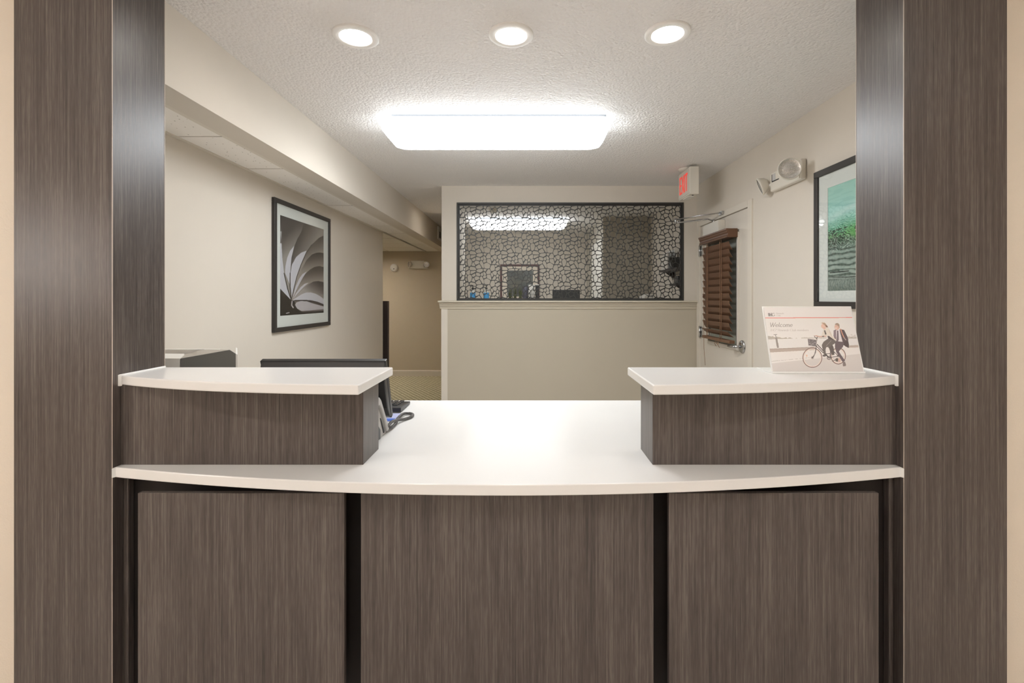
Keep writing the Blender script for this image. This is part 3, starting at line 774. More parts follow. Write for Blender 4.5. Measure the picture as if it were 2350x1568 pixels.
# ------------------------------------------------------------------ prints painted from small drawing routines
class Paint:
    def __init__(s, X, Y, base):
        s.X, s.Y = X, Y
        s.c = np.zeros(X.shape + (3,)); s.c[:] = base
    def mask(s, pts):
        X, Y = s.X, s.Y; ins = np.zeros(X.shape, bool); n = len(pts)
        for i in range(n):
            x1, y1 = pts[i - 1]; x2, y2 = pts[i]
            if y1 == y2: continue
            cnd = ((y1 > Y) != (y2 > Y)) & (X < (x2 - x1) * (Y - y1) / (y2 - y1) + x1)
            ins ^= cnd
        return ins
    def win(s, x0, x1, y0, y1):
        m = (s.X >= x0) & (s.X <= x1) & (s.Y >= y0) & (s.Y <= y1)
        r, c = np.nonzero(m.any(1))[0], np.nonzero(m.any(0))[0]
        if not len(r): return None
        return slice(r[0], r[-1] + 1), slice(c[0], c[-1] + 1)
    def put(s, m, col, a=1.0):
        if isinstance(m, np.ndarray) and m.dtype == bool: w = m * a
        else: w = m * a
        s.c += (np.array(col, float) - s.c) * np.asarray(w)[..., None]
    def poly(s, pts, col, a=1.0): s.put(s.mask(pts), col, a)
    def grad(s, pts, p0, c0, p1, c1, a=1.0, pw=1.0):
        m = s.mask(pts); d = np.array(p1, float) - np.array(p0, float)
        t = np.clip(((s.X - p0[0]) * d[0] + (s.Y - p0[1]) * d[1]) / (d @ d), 0, 1) ** pw
        col = np.array(c0, float) + (np.array(c1, float) - np.array(c0, float)) * t[..., None]
        s.c += (col - s.c) * (m * a)[..., None]
    def line(s, pts, w, col, a=1.0, soft=1.0):
        xs_, ys_ = [p[0] for p in pts], [p[1] for p in pts]
        k = s.win(min(xs_) - w - 4, max(xs_) + w + 4, min(ys_) - w - 4, max(ys_) + w + 4)
        if k is None: return
        X, Y = s.X[k], s.Y[k]
        best = np.full(X.shape, 1e9)
        for (x1, y1), (x2, y2) in zip(pts, pts[1:]):
            dx, dy = x2 - x1, y2 - y1; L2 = dx * dx + dy * dy or 1e-9
            t = np.clip(((X - x1) * dx + (Y - y1) * dy) / L2, 0, 1)
            best = np.minimum(best, np.hypot(X - x1 - t * dx, Y - y1 - t * dy))
        q = s.c[k]; q += (np.array(col, float) - q) * (np.clip((w / 2 - best) / soft + 0.5, 0, 1) * a)[..., None]
    def ell(s, cx, cy, rx, ry, col, a=1.0):
        s.put(((s.X - cx) / rx) ** 2 + ((s.Y - cy) / ry) ** 2 < 1, col, a)
    def ring(s, cx, cy, rx, ry, w, col, a=1.0):
        e = np.sqrt(((s.X - cx) / rx) ** 2 + ((s.Y - cy) / ry) ** 2)
        s.put(np.abs(e - 1) * min(rx, ry) < w / 2, col, a)

def print_mesh(name, corner, ex_, ey_, nx, ny, painter, parent, mat):
    """flat sheet from corner (top left) along ex_ (right) and ey_ (down) with ink per vertex"""
    corner, ex_, ey_ = Vector(corner), Vector(ex_), Vector(ey_)
    base = world_loc(parent)
    U, Vv = np.meshgrid(np.linspace(0, 1, nx), np.linspace(0, 1, ny))
    co = np.array(corner - base)[None, None] + U[..., None] * np.array(ex_) + Vv[..., None] * np.array(ey_)
    col = painter(U, Vv)
    idx = np.arange(nx * ny).reshape(ny, nx)
    quads = np.stack([idx[:-1, :-1], idx[1:, :-1], idx[1:, 1:], idx[:-1, 1:]], -1).reshape(-1, 4)
    me = bpy.data.meshes.new(name)
    me.vertices.add(nx * ny); me.vertices.foreach_set('co', co.reshape(-1))
    me.loops.add(quads.size); me.loops.foreach_set('vertex_index', quads.reshape(-1))
    me.polygons.add(len(quads)); me.polygons.foreach_set('loop_start', np.arange(0, quads.size, 4))
    me.update(calc_edges=True)
    ca = me.color_attributes.new('ink', 'FLOAT_COLOR', 'POINT')
    c = np.clip(col / 255, 0, 1)
    c = np.where(c <= 0.04045, c / 12.92, ((c + 0.055) / 1.055) ** 2.4)
    ca.data.foreach_set('color', np.concatenate([c.reshape(-1, 3), np.ones((nx * ny, 1))], 1).reshape(-1))
    me.materials.append(mat)
    o = bpy.data.objects.new(name, me); C.objects.link(o); o.parent = parent
    return o

def quad_map(U, Vv, tl, tr, br, bl_):
    """projective map of the unit square onto a traced quadrilateral"""
    A = []; B = []
    for (u, v), (x, y) in zip(((0, 0), (1, 0), (1, 1), (0, 1)), (tl, tr, br, bl_)):
        A.append([u, v, 1, 0, 0, 0, -u * x, -v * x]); B.append(x)
        A.append([0, 0, 0, u, v, 1, -u * y, -v * y]); B.append(y)
    h = np.linalg.solve(np.array(A, float), np.array(B, float))
    w = h[6] * U + h[7] * Vv + 1
    return (h[0] * U + h[1] * Vv + h[2]) / w, (h[3] * U + h[4] * Vv + h[5]) / w

# --- fan of pages (left picture)
def paint_fan(U, Vv):
    X, Y = quad_map(U, Vv, (170, 248), (622, 400), (626, 1283), (172, 1312))
    P = Paint(X, Y, (112, 104, 101))
    ca_ = [(190, 425), (188, 540), (196, 700), (215, 860), (250, 1020), (288, 1145)]
    cb_ = [(392, 425), (350, 500), (318, 580), (290, 700), (277, 860), (275, 1000), (288, 1145)]
    cc_ = [(626, 462), (570, 490), (500, 560), (440, 650), (390, 770), (345, 900), (315, 1030), (290, 1145)]
    cd_ = [(626, 652), (590, 642), (550, 645), (500, 665), (445, 725), (395, 820), (345, 960), (310, 1080), (292, 1145)]
    ce_ = [(626, 797), (580, 786), (530, 795), (480, 825), (430, 875), (380, 960), (335, 1060), (294, 1145)]
    cf_ = [(626, 957), (570, 945), (520, 950), (470, 978), (420, 1020), (360, 1080), (298, 1145)]
    cg_ = [(626, 1137), (590, 1108), (540, 1080), (490, 1066), (440, 1068), (390, 1088), (340, 1122), (305, 1145)]
    ch_ = [(626, 1193), (560, 1165), (500, 1150), (430, 1144), (305, 1147)]
    P.grad([(160, 240), (400, 300), (392, 430), (190, 430), (160, 560)], (170, 260), (58, 54, 54), (300, 430), (128, 124, 122))
    P.poly([(160, 545), (189, 545), (196, 700), (215, 860), (250, 1020), (288, 1148), (160, 1015)], (214, 211, 222))
    P.grad([(170, 420), (190, 420), (189, 545), (160, 545)], (170, 430), (180, 178, 182), (175, 540), (105, 100, 100))
    top = [(190, 240), (420, 240)]
    P.grad([(190, 300)] + ca_ + cb_[::-1] + [(420, 380), (420, 300)], (205, 470), (84, 78, 77), (325, 600), (160, 153, 149))
    P.poly([(319, 570), (292, 700), (279, 860), (276, 985), (225, 858), (228, 790), (246, 700), (275, 628)], (216, 213, 224))
    P.line([(215, 860), (250, 1020), (290, 1148)], 9, (52, 46, 46))
    P.grad([(392, 425), (420, 300), (640, 340), (640, 455)] + cc_ + cb_[::-1], (330, 560), (78, 72, 71), (470, 640), (158, 150, 146))
    P.poly([(446, 624), (410, 720), (360, 850), (325, 985), (295, 1125), (284, 1000), (281, 860), (296, 770), (340, 690), (390, 645)], (218, 215, 226))
    P.line([(277, 860), (276, 1000), (289, 1148)], 8, (48, 42, 42))
    P.grad(cc_ + cd_[::-1], (500, 545), (84, 77, 75), (570, 660), (160, 151, 146))
    P.line([(500, 560), (440, 650), (390, 770), (345, 900), (315, 1030), (291, 1145)], 7, (66, 59, 58))
    P.grad(cd_ + ce_[::-1], (545, 645), (62, 56, 55), (585, 800), (160, 150, 144))
    P.poly([(448, 845), (410, 905), (365, 990), (325, 1075), (300, 1135), (335, 1000), (370, 920), (405, 870)], (214, 210, 220))
    P.grad(ce_ + cf_[::-1], (545, 792), (60, 53, 52), (580, 950), (164, 153, 147))
    P.poly([(470, 962), (420, 1005), (370, 1060), (310, 1130), (340, 1070), (385, 1010), (425, 975)], (212, 207, 216))
    P.grad(cf_ + cg_[::-1], (560, 955), (72, 64, 64), (480, 1075), (176, 167, 164))
    P.poly(cg_ + ch_[::-1], (216, 212, 222))
    P.poly(ch_ + [(305, 1155), (430, 1158), (520, 1180), (626, 1216)], (64, 56, 56))
    P.poly([(330, 1195), (345, 1170), (390, 1156), (450, 1160), (520, 1186), (626, 1218), (626, 1248), (520, 1258), (400, 1264), (350, 1235)], (203, 196, 203))
    P.line([(400, 1266), (626, 1252)], 9, (120, 108, 110))
    P.poly([(165, 1012), (292, 1150), (328, 1168), (328, 1198), (350, 1236), (380, 1262), (410, 1272), (640, 1264), (640, 1330), (160, 1330)], (40, 36, 36))
    P.line([(298, 1160), (294, 1200), (310, 1225)], 12, (200, 192, 196)); P.line([(240, 1285), (268, 1278)], 9, (200, 195, 200))
    return P.c

def art_frame(root, xw, sgn, y0, y1, z0, z1, fw, iy0, iy1, iz0, iz1, fmat):
    """frame on a wall x = xw whose room side is direction sgn; i*: printed area"""
    xa, xb = xw, xw + sgn * 0.024
    lo, hi = min(xa, xb), max(xa, xb)
    for (a, b, c, d) in ((y0, y1, z1 - fw, z1), (y0, y1, z0, z0 + fw), (y0, y0 + fw, z0 + fw, z1 - fw), (y1 - fw, y1, z0 + fw, z1 - fw)):
        MB().box(lo, hi, a, b, c, d, 0.002, 1).build('frame_rail', fmat, root)
    xm = xw + sgn * 0.010; xm2 = xw + sgn * 0.013
    mt = MB()
    for (a, b, c, d) in ((y0 + fw, y1 - fw, iz1, z1 - fw), (y0 + fw, y1 - fw, z0 + fw, iz0), (y0 + fw, iy0, iz0, iz1), (iy1, y1 - fw, iz0, iz1)):
        mt.box(min(xm, xm2), max(xm, xm2), a, b, c, d)
    mt.build('mat_board', MAT_BOARD, root)
    MB().box(min(xw, xm) if sgn > 0 else xm, max(xw, xm) if sgn > 0 else xw, y0 + fw * 0.5, y1 - fw * 0.5, z0 + fw * 0.5, z1 - fw * 0.5).build('backing', FRAME, root)
    g0, g1 = xw + sgn * 0.0165, xw + sgn * 0.0185
    MB().box(min(g0, g1), max(g0, g1), y0 + fw, y1 - fw, z0 + fw, z1 - fw).build('glass_pane', CLEAR, root)

pl_ = thing('framed_picture', (XL, 3.85, H - 0.246), 'black framed monochrome picture of fanned pages on the left wall', 'picture', 'framed pictures')
art_frame(pl_, XL, 1, 3.372, 4.332, H - 0.246, H + 0.702, 0.032, 3.465, 4.212, H - 0.132, H + 0.592, FRAME)
print_mesh('print', (XL + 0.0105, 3.465, H + 0.592), (0, 4.212 - 3.465, 0), (0, 0, -0.724), 240, 260, paint_fan, pl_, PRINT)

# --- rippled water (right picture)
def smooth_noise(X, Y, s, seed):
    r = np.random.default_rng(seed); g = r.random((64, 64))
    x, y = X / s, Y / s
    i, j = np.floor(x).astype(int), np.floor(y).astype(int); fx, fy = x - i, y - j
    fx, fy = fx * fx * (3 - 2 * fx), fy * fy * (3 - 2 * fy)
    G = lambda a, b: g[a % 64, b % 64]
    return (G(i, j) * (1 - fx) + G(i + 1, j) * fx) * (1 - fy) + (G(i, j + 1) * (1 - fx) + G(i + 1, j + 1) * fx) * fy
def paint_water(U, Vv):
    # U runs from the far edge (left as seen) to the near edge; unroll the picture into an even space
    X, Y = U * 560, 230 + Vv * 1100
    ys = [230, 420, 500, 600, 690, 760, 830, 900, 1000, 1120, 1220, 1330]
    cs = np.array([(170, 216, 205), (172, 222, 214), (186, 232, 227), (156, 216, 202), (120, 190, 160), (104, 164, 104), (84, 108, 92), (128, 146, 138), (152, 168, 160), (164, 178, 170), (154, 164, 158), (124, 134, 128)], float)
    n1 = smooth_noise(X, Y, 60, 1); n2 = smooth_noise(X + 300, Y, 17, 2); n3 = smooth_noise(X * 0.35, Y * 2.0, 30, 3)
    yw = Y + (n1 - 0.5) * 50
    col = np.stack([np.interp(yw, ys, cs[:, k]) for k in range(3)], -1)
    P = Paint(X, Y, (0, 0, 0)); P.c = col
    lift = np.clip((Y - (590 - 0.38 * X)) / 60, 0, 1)
    P.put(np.exp(-((Y - (575 - 0.38 * X)) / 38) ** 2) * 0.7, (212, 240, 236))
    P.put((n3 > 0.62) * (1 - lift) * 0.25, (130, 190, 186))
    # concentric ripples round a point at the lower left of the picture's middle
    e = np.sqrt(((X - 90) / 1.75) ** 2 + ((Y - 800)) ** 2) + (n2 - 0.5) * 34 + (n1 - 0.5) * 60
    st = np.sin(e * 0.30)
    up = np.clip((780 - Y) / 40, 0, 1) * lift
    P.put(np.clip(st - 0.25, 0, 1) * up * np.exp(-e / 210) * 1.3 * (Y < 790), (40, 84, 62))
    P.put(np.clip(-st - 0.45, 0, 1) * up * 0.8, (204, 236, 226))
    P.put(np.exp(-((X - 330) / 170) ** 2 - ((Y - 730) / 70) ** 2) * 0.75, (108, 186, 84))
    blob = ((n2 + 0.6 * n3) > 0.95) & (np.abs(Y - 770 + 0.05 * X) < 80)
    P.put(blob * 0.8, (34, 58, 40))
    P.put((np.hypot((X - 70) / 1.2, Y - 800) < 110) * np.clip(st * 1.5, 0, 1) * 0.75, (36, 52, 46))
    P.put((np.hypot((X - 110) / 1.3, Y - 850) < 95) * np.clip(-st * 1.4 - 0.6, 0, 1) * 0.9, (206, 226, 214))
    e2 = np.sqrt(((X - 140) / 2.4) ** 2 + (Y - 720) ** 2) + (n1 - 0.5) * 30 + (n2 - 0.5) * 8
    s2 = np.sin(e2 * 0.115)
    lowr = np.clip((Y - 850) / 50, 0, 1) * np.clip((1230 - Y) / 50, 0, 1)
    P.put(np.clip(s2 - 0.15, 0, 1) * lowr * 0.9, (52, 68, 60))
    P.put(np.clip(-s2 - 0.5, 0, 1) * lowr * 0.8, (186, 202, 194))
    e3 = np.hypot((X - 400) / 1.3, Y - 1262) + (n2 - 0.5) * 12
    P.put((Y > 1205) * np.clip(np.sin(e3 * 0.42), 0, 1) * 0.5, (84, 98, 92))
    P.line([(0, 1180), (160, 1196), (300, 1190), (560, 1200)], 9, (56, 66, 60), soft=4)
    P.line([(290, 1190), (300, 1240), (290, 1290), (360, 1310), (560, 1300)], 18, (50, 58, 54), soft=6)
    P.line([(20, 1137), (170, 1134)], 12, (48, 56, 52), soft=4)
    return P.c
pr_ = thing('framed_picture', (XR, 2.45, H - 0.059), 'black framed green rippled-water picture on the right wall, half hidden by the pillar', 'picture', 'framed pictures')
art_frame(pr_, XR, -1, 2.03, 2.837, H - 0.059, H + 0.73, 0.036, 2.16, 2.72, H + 0.037, H + 0.615, FRAME)
print_mesh('print', (XR - 0.0105, 2.72, H + 0.615), (0, -0.56, 0), (0, 0, -0.578), 330, 340, paint_water, pr_, PRINT)

# ------------------------------------------------------------------ welcome card in its acrylic stand
def arc(cx, cy, rx, ry, a0, a1, n=10):
    return [(cx + rx * math.cos(math.radians(a0 + (a1 - a0) * i / n)), cy + ry * math.sin(math.radians(a0 + (a1 - a0) * i / n))) for i in range(n + 1)]
GLY = {
 'W': ([[(0, 1), (.24, 0), (.46, .92)], [(.40, 1), (.64, 0), (.92, 1)]], 0.98, [1, 1]),
 'e': ([[(.06, .30), (.44, .36)] + arc(.25, .30, .20, .30, 12, 325, 14)], .52, [1]),
 'l': ([[(.10, 1), (.10, .06), (.18, 0), (.24, .05)]], .28, [1]),
 'c': ([arc(.25, .30, .20, .30, 50, 315, 12)], .50, [1]),
 'o': ([arc(.26, .30, .21, .30, 0, 360, 16)], .56, [1]),
 'm': ([[(.06, 0), (.06, .58)], [(.06, .40)] + arc(.20, .42, .13, .17, 160, 0, 6) + [(.33, 0)], [(.33, .40)] + arc(.47, .42, .13, .17, 160, 0, 6) + [(.60, .05), (.66, 0)]], .72, [1, 1, 1]),
 'I': ([[(.10, 0), (.10, 1)]], .24, [1]),
 'H': ([[(.08, 0), (.08, 1)], [(.08, .52), (.55, .52)], [(.55, 0), (.55, 1)]], .68, [1, 1, 1]),
 'G': ([arc(.42, .5, .36, .5, 45, 350, 16) + [(.78, .45), (.50, .45)]], .90, [1]),
 'R': ([[(.08, 0), (.08, 1), (.35, 1)] + arc(.35, .76, .17, .24, 90, -90, 8) + [(.08, .52)], [(.30, .52), (.55, 0)]], .60, [1, 1]),
 'w': ([[(.02, .6), (.16, 0), (.30, .56), (.44, 0), (.58, .6)]], .64, [1]),
 'a': ([arc(.22, .28, .18, .28, 0, 360, 12), [(.41, .58), (.41, .06), (.48, 0)]], .52, [1, 1]),
 'r': ([[(.06, 0), (.06, .58)], [(.06, .36), (.16, .54), (.28, .56)]], .32, [1, 1]),
 'd': ([arc(.22, .28, .18, .28, 0, 360, 12), [(.41, 1), (.41, .0)]], .52, [1, 1]),
 's': ([[(.32, .5), (.22, .59), (.10, .52), (.12, .38), (.28, .26), (.30, .10), (.18, 0), (.05, .08)]], .38, [1]),
 'C': ([arc(.42, .5, .36, .5, 50, 310, 14)], .78, [1]),
 'u': ([[(.06, .58), (.06, .14), (.16, .01), (.30, .06), (.38, .2)], [(.38, .58), (.38, 0)]], .50, [1, 1]),
 'b': ([[(.07, 1), (.07, 0)], arc(.26, .28, .18, .28, 0, 360, 12)], .52, [1, 1]),
 'R.': ([arc(.12, .85, .1, .13, 0, 360, 8)], .28, [1]),
}
def write(P, text, x, y, size, w, col, slant=0.0, track=0.0, xs=1.0, a=1.0, to_x=None):
    """strokes on the card; x,y baseline start"""
    adv = []
    for ch in text:
        adv.append(0.30 if ch == ' ' else GLY['R.' if ch == '*' else ch][1])
    if to_x: xs = (to_x - x) / (sum(adv) * size)
    for ch, ad in zip(text, adv):
        if ch != ' ':
            for st in GLY['R.' if ch == '*' else ch][0]:
                pts = [(x + (px * xs + slant * py) * size, y - py * size) for px, py in st]
                # upright strokes are heavier than the flat ones, as in a modern serif face
                for p, q in zip(pts, pts[1:]):
                    v = abs(q[1] - p[1]) / (math.hypot(q[0] - p[0], q[1] - p[1]) + 1e-9)
                    P.line([p, q], w * (0.55 + 0.6 * v), col, a, soft=2.0)
        x += ad * size * xs
def paint_card(U, Vv):
    X, Y = quad_map(U, Vv, (215, 100), (1520, 100), (1705, 1103), (355, 1098))
    P = Paint(X, Y, (244, 236, 230))
    P.grad([(100, 268), (1800, 268), (1800, 640), (100, 640)], (600, 270), (243, 236, 228), (600, 620), (246, 240, 233))
    n = smooth_noise(X, Y, 22, 8); n2 = smooth_noise(X, Y, 9, 9)
    # far shore, water, low wall, pavement, road
    P.put(((Y > 545 + (X - 290) * 0.075 + n * 22) & (Y < 600 - (X - 290) * 0.035)) & (X < 740), (176, 166, 152), 0.95)
    P.put((np.abs(Y - 578) < 9 * n2 + 3) & (X > 780) & (X < 1160), (192, 184, 172), 0.8)
    P.put((Y > 520 + n * 60) & (Y < 588) & (X > 1470), (206, 196, 184), 0.8)
    P.put((Y > 566 + n2 * 10) & (Y < 588) & (X > 1470), (166, 156, 140), 0.8)
    P.poly([(200, 600), (1800, 588), (1800, 690), (950, 722), (200, 748)], (241, 236, 230))
    P.poly([(260, 748), (900, 721), (1000, 716), (1000, 764), (330, 802), (260, 806)], (176, 158, 146))
    P.line([(310, 752), (960, 722)], 6, (140, 122, 112), soft=3)
    P.poly([(1470, 698), (1800, 680), (1800, 722), (1470, 732)], (184, 166, 152))
    P.poly([(200, 806), (330, 802), (1000, 766), (1800, 724), (1800, 830), (1100, 890), (200, 985)], (243, 235, 227))
    P.put((np.abs(Y - (940 - (X - 350) * 0.10)) < 5) & (X < 900) & (n2 > 0.35), (196, 188, 180), 0.8)
    P.line([(200, 990), (1100, 892), (1800, 815)], 5, (214, 206, 198), soft=4)
    P.grad([(200, 990), (1100, 893), (1800, 818), (1800, 1200), (200, 1200)], (900, 900), (220, 210, 202), (900, 1100), (206, 196, 189))
    # bollard
    P.poly([(388, 575), (418, 572), (443, 730), (415, 734)], (134, 124, 116)); P.line([(368, 528), (412, 524)], 8, (110, 104, 98)); P.line([(392, 530), (404, 575)], 12, (140, 134, 128))
    dark, suit, skin = (66, 58, 57), (92, 78, 82), (226, 178, 156)
    # wheels
    for cx, cy, rx, ry in ((942, 886, 142, 150), (1330, 860, 108, 124)):
        P.ring(cx, cy, rx - 12, ry - 12, 16, (238, 218, 204)); P.ring(cx, cy, rx, ry, 11, (104, 80, 72))
        for k in range(14):
            t = k * PI / 7
            P.line([(cx, cy), (cx + (rx - 8) * math.cos(t), cy + (ry - 8) * math.sin(t))], 1.8, (214, 202, 194), 0.7)
        P.ell(cx, cy, 22, 22, (170, 158, 150)); P.ell(cx, cy, 11, 11, (96, 84, 80))
    P.ell(858, 855, 11, 17, (238, 190, 160)); P.ell(1345, 925, 22, 34, (206, 160, 140), 0.8); P.poly([(1285, 930), (1305, 890), (1330, 900), (1325, 950), (1290, 945)], (84, 74, 66))
    # frame
    P.line([(1012, 575), (1003, 700), (990, 790), (975, 840), (942, 886)], 13, dark); P.line([(995, 800), (962, 875)], 8, (150, 138, 132))
    P.line([(1008, 672), (1080, 750), (1165, 856), (1192, 888)], 13, dark); P.line([(1003, 705), (1090, 795), (1190, 890)], 11, dark)
    P.line([(1192, 888), (1330, 860)], 9, dark); P.line([(1220, 720), (1205, 888)], 11, dark); P.line([(1235, 760), (1330, 860)], 9, dark); P.line([(1150, 826), (1205, 822)], 9, dark)
    P.ring(1192, 890, 26, 26, 9, dark); P.ell(1192, 890, 9, 9, dark)
    P.line([(972, 545), (985, 572), (1012, 590), (1020, 560), (1045, 558)], 9, (76, 66, 64)); P.line([(1240, 940), (1262, 935), (1300, 905)], 9, dark)
    P.line([(1000, 600), (1012, 640), (1003, 690)], 9, (228, 218, 210))
    # basket
    P.poly([(874, 592), (1006, 612), (997, 712), (886, 694)], (96, 88, 88)); P.line([(868, 585), (1010, 606)], 8, (206, 196, 190)); P.line([(886, 700), (995, 722)], 10, (218, 208, 202))
    P.put(P.mask([(880, 600), (1000, 620), (992, 706), (890, 690)]) & (n2 > 0.6), (150, 140, 140), 0.9)
    # man
    P.poly([(1264, 462), (1300, 445), (1420, 452), (1452, 520), (1484, 600), (1478, 680), (1450, 700), (1400, 690), (1300, 640), (1262, 550)], suit)
    P.poly([(1262, 465), (1298, 452), (1306, 600), (1266, 556)], (130, 112, 118))
    P.poly([(1300, 462), (1322, 440), (1352, 436), (1362, 500), (1398, 640), (1312, 632), (1302, 560)], (238, 228, 228))
    P.poly([(1314, 462), (1334, 462), (1340, 600), (1330, 634), (1308, 634), (1312, 540)], (100, 86, 92))
    P.poly([(1358, 438), (1420, 455), (1470, 560), (1480, 690), (1410, 690), (1368, 520)], (78, 66, 68))
    P.line([(1370, 440), (1392, 510), (1420, 575)], 13, (222, 150, 120)); P.line([(1420, 575), (1445, 610)], 11, (190, 170, 160))
    P.poly([(1285, 632), (1330, 634), (1420, 655), (1400, 720), (1340, 790), (1375, 850), (1432, 935), (1396, 958), (1330, 850), (1300, 800), (1280, 720)], (90, 77, 80))
    P.poly([(1418, 640), (1482, 625), (1492, 690), (1488, 736), (1440, 712), (1412, 690)], (70, 60, 60))
    P.poly([(1398, 955), (1430, 948), (1446, 1000), (1440, 1018), (1402, 1022), (1396, 1005)], (118, 104, 100))
    P.ell(1314, 405, 36, 50, skin); P.ell(1300, 425, 22, 20, (236, 196, 176)); P.line([(1292, 424), (1312, 430)], 5, (250, 240, 235))
    P.poly([(1282, 372), (1300, 348), (1330, 346), (1352, 372), (1354, 420), (1344, 432), (1338, 395), (1310, 376)], (160, 132, 112))
    # woman
    P.poly([(1170, 548), (1240, 590), (1290, 622), (1285, 660), (1245, 690), (1190, 740), (1178, 720), (1150, 725), (1140, 760), (1145, 830), (1118, 838), (1090, 730), (1084, 690), (1110, 640), (1160, 602), (1180, 590)], (92, 84, 80))
    P.line([(1225, 620), (1150, 705)], 6, (140, 130, 122)); P.poly([(1190, 730), (1245, 690), (1260, 720), (1275, 840), (1240, 850), (1205, 780)], (80, 72, 70))
    P.poly([(1092, 850), (1120, 832), (1150, 858), (1130, 872), (1096, 866)], (84, 74, 72))
    P.poly([(1080, 545), (1092, 500), (1112, 445), (1160, 412), (1190, 430), (1222, 490), (1246, 560), (1300, 600), (1306, 625), (1270, 606), (1215, 570), (1172, 548), (1120, 552)], (236, 224, 208))
    P.poly([(1190, 430), (1222, 490), (1246, 560), (1300, 600), (1306, 622), (1240, 575), (1200, 500)], (222, 208, 192))
    P.poly([(1118, 462), (1136, 456), (1158, 520), (1136, 530)], (86, 78, 74)); P.poly([(1168, 550), (1190, 546), (1286, 618), (1240, 604), (1186, 590)], (72, 64, 62))
    P.line([(1148, 552), (1100, 556), (1042, 556), (1000, 545)], 18, (216, 172, 152)); P.line([(1096, 556), (1116, 553)], 16, (92, 78, 72)); P.line([(975, 545), (1040, 556)], 9, (196, 150, 134))
    P.ell(1106, 392, 30, 38, (236, 190, 168)); P.poly([(1100, 420), (1140, 395), (1150, 425), (1120, 450)], (228, 180, 158))
    P.poly([(1070, 346), (1098, 332), (1136, 344), (1158, 378), (1180, 412), (1150, 410), (1132, 384), (1100, 356)], (176, 140, 112)); P.poly([(1140, 375), (1162, 378), (1182, 414), (1150, 412)], (122, 90, 74))
    P.line([(1080, 345), (1120, 338)], 10, (226, 204, 178))
    # red rule and lettering
    P.poly([(238, 259), (1542, 255), (1546, 266), (240, 271)], (228, 116, 104))
    for x in (288, 300, 312): P.line([(x, 192), (x + 4, 236)], 9, (88, 82, 80))
    P.line([(334, 190), (338, 236)], 10, (88, 82, 80)); P.line([(312, 213), (336, 213)], 8, (88, 82, 80))
    P.line(arc(364, 213, 22, 23, -50, -340, 14) + [(368, 217)], 5, (110, 104, 100))
    write(P, 'Rewards', 402, 204, 22, 3.0, (196, 186, 178), 0.0, to_x=520); write(P, 'Club', 406, 236, 22, 3.0, (196, 186, 178), 0.0, to_x=470)
    write(P, 'Welcome', 308, 404, 64, 7.0, (138, 128, 122), 0.16, to_x=648)
    write(P, 'IHG* Rewards Club members', 316, 471, 34, 3.6, (196, 186, 178), 0.20, to_x=886)
    # the sheet is bright glossy stock: lighter and cooler than the inks as first mixed
    return np.clip(255 * (P.c / 255) ** 0.72 * np.array((0.99, 1.0, 1.015)), 0, 255)
cb_y, ct_y = 1.595, 1.659
cx0, cx1 = 0.812, 1.110
cz0, cz1 = Z_UP + 0.006, H - 0.034
wc = thing('welcome_card', ((cx0 + cx1) / 2, 1.66, Z_UP), 'landscape welcome card with a bicycle photo in a clear slanted stand', 'sign')
L3 = Vector((cx0, ct_y, cz1))
down = Vector((0, cb_y - ct_y, cz0 - cz1)); nrm = Vector((0, -(cz1 - cz0), (ct_y - cb_y))).normalized()
if nrm.y > 0: nrm = -nrm
print_mesh('card', L3, (cx1 - cx0, 0, 0), down, 470, 340, paint_card, wc, make_print('card_ink', 0.35))
def sheet(mb, off, th, x0, x1, t0, t1):
    a = L3 + down * t0; b = L3 + down * t1
    o1, o2 = nrm * off, nrm * (off + th)
    mb.prism([((p).y, (p).z) for p in (a + o1, b + o1, b + o2, a + o2)], 'x', x0, x1)
pb = MB(); sheet(pb, -0.0012, 0.0008, cx0, cx1, 0.0, 1.0); pb.build('card_back', MAT_BOARD, wc)
st = MB()
sheet(st, -0.0042, 0.0025, cx0 - 0.004, cx1 + 0.004, -0.02, 1.0)
st.box(cx0 - 0.004, cx1 + 0.004, cb_y, cb_y + 0.11, Z_UP + 0.0005, Z_UP + 0.003)
st.prism([(cb_y - 0.004, Z_UP + 0.0005), (cb_y + 0.002, Z_UP + 0.0005), (cb_y + 0.002, Z_UP + 0.006), (cb_y - 0.004, Z_UP + 0.006)], 'x', cx0 - 0.004, cx1 + 0.004)
st.build('acrylic_stand', plain('white_acrylic_edge', srgb(246, 246, 244), 0.15), wc)

# ------------------------------------------------------------------ monitor
mo = thing('computer_monitor', (-0.79, 1.93, Z_LOW), 'black computer monitor seen from behind over the left raised counter', 'monitor', 'computer monitors')
mx0, mx1 = -1.034, -0.5465
top = Vector((0, 1.872, H - 0.246)); bot = Vector((0, 1.957, H - 0.487))
ax = (bot - top); axn = ax.normalized(); nb = Vector((0, -axn.z, axn.y))   # towards the screen side
if nb.y < 0: nb = -nb
def pm(t, o): q = top + ax * t + nb * o; return (q.y, q.z)
MB().prism([pm(0, 0.0), pm(1, 0.0), pm(1, 0.022), pm(0, 0.022)], 'x', mx0, mx1, 0.003).build('bezel', BLKPL, mo)
MB().prism([pm(0.004, 0.001), pm(0.10, -0.016), pm(0.3, -0.030), pm(0.75, -0.030), pm(0.93, -0.014), pm(0.996, 0.001)], 'x', mx0 + 0.004, mx1 - 0.002, 0.004).build('back_shell', BLKPL, mo)
MB().prism([pm(0.05, 0.0221), pm(0.95, 0.0221), pm(0.95, 0.0225), pm(0.05, 0.0225)], 'x', mx0 + 0.015, mx1 - 0.015).build('screen', plain('dark_screen', srgb(20, 22, 26), 0.12), mo)
MB().box(-0.90, -0.82, 1.86, 1.89, Z_LOW + 0.008, H - 0.38, 0.004).build('stand_neck', BLKPL, mo)
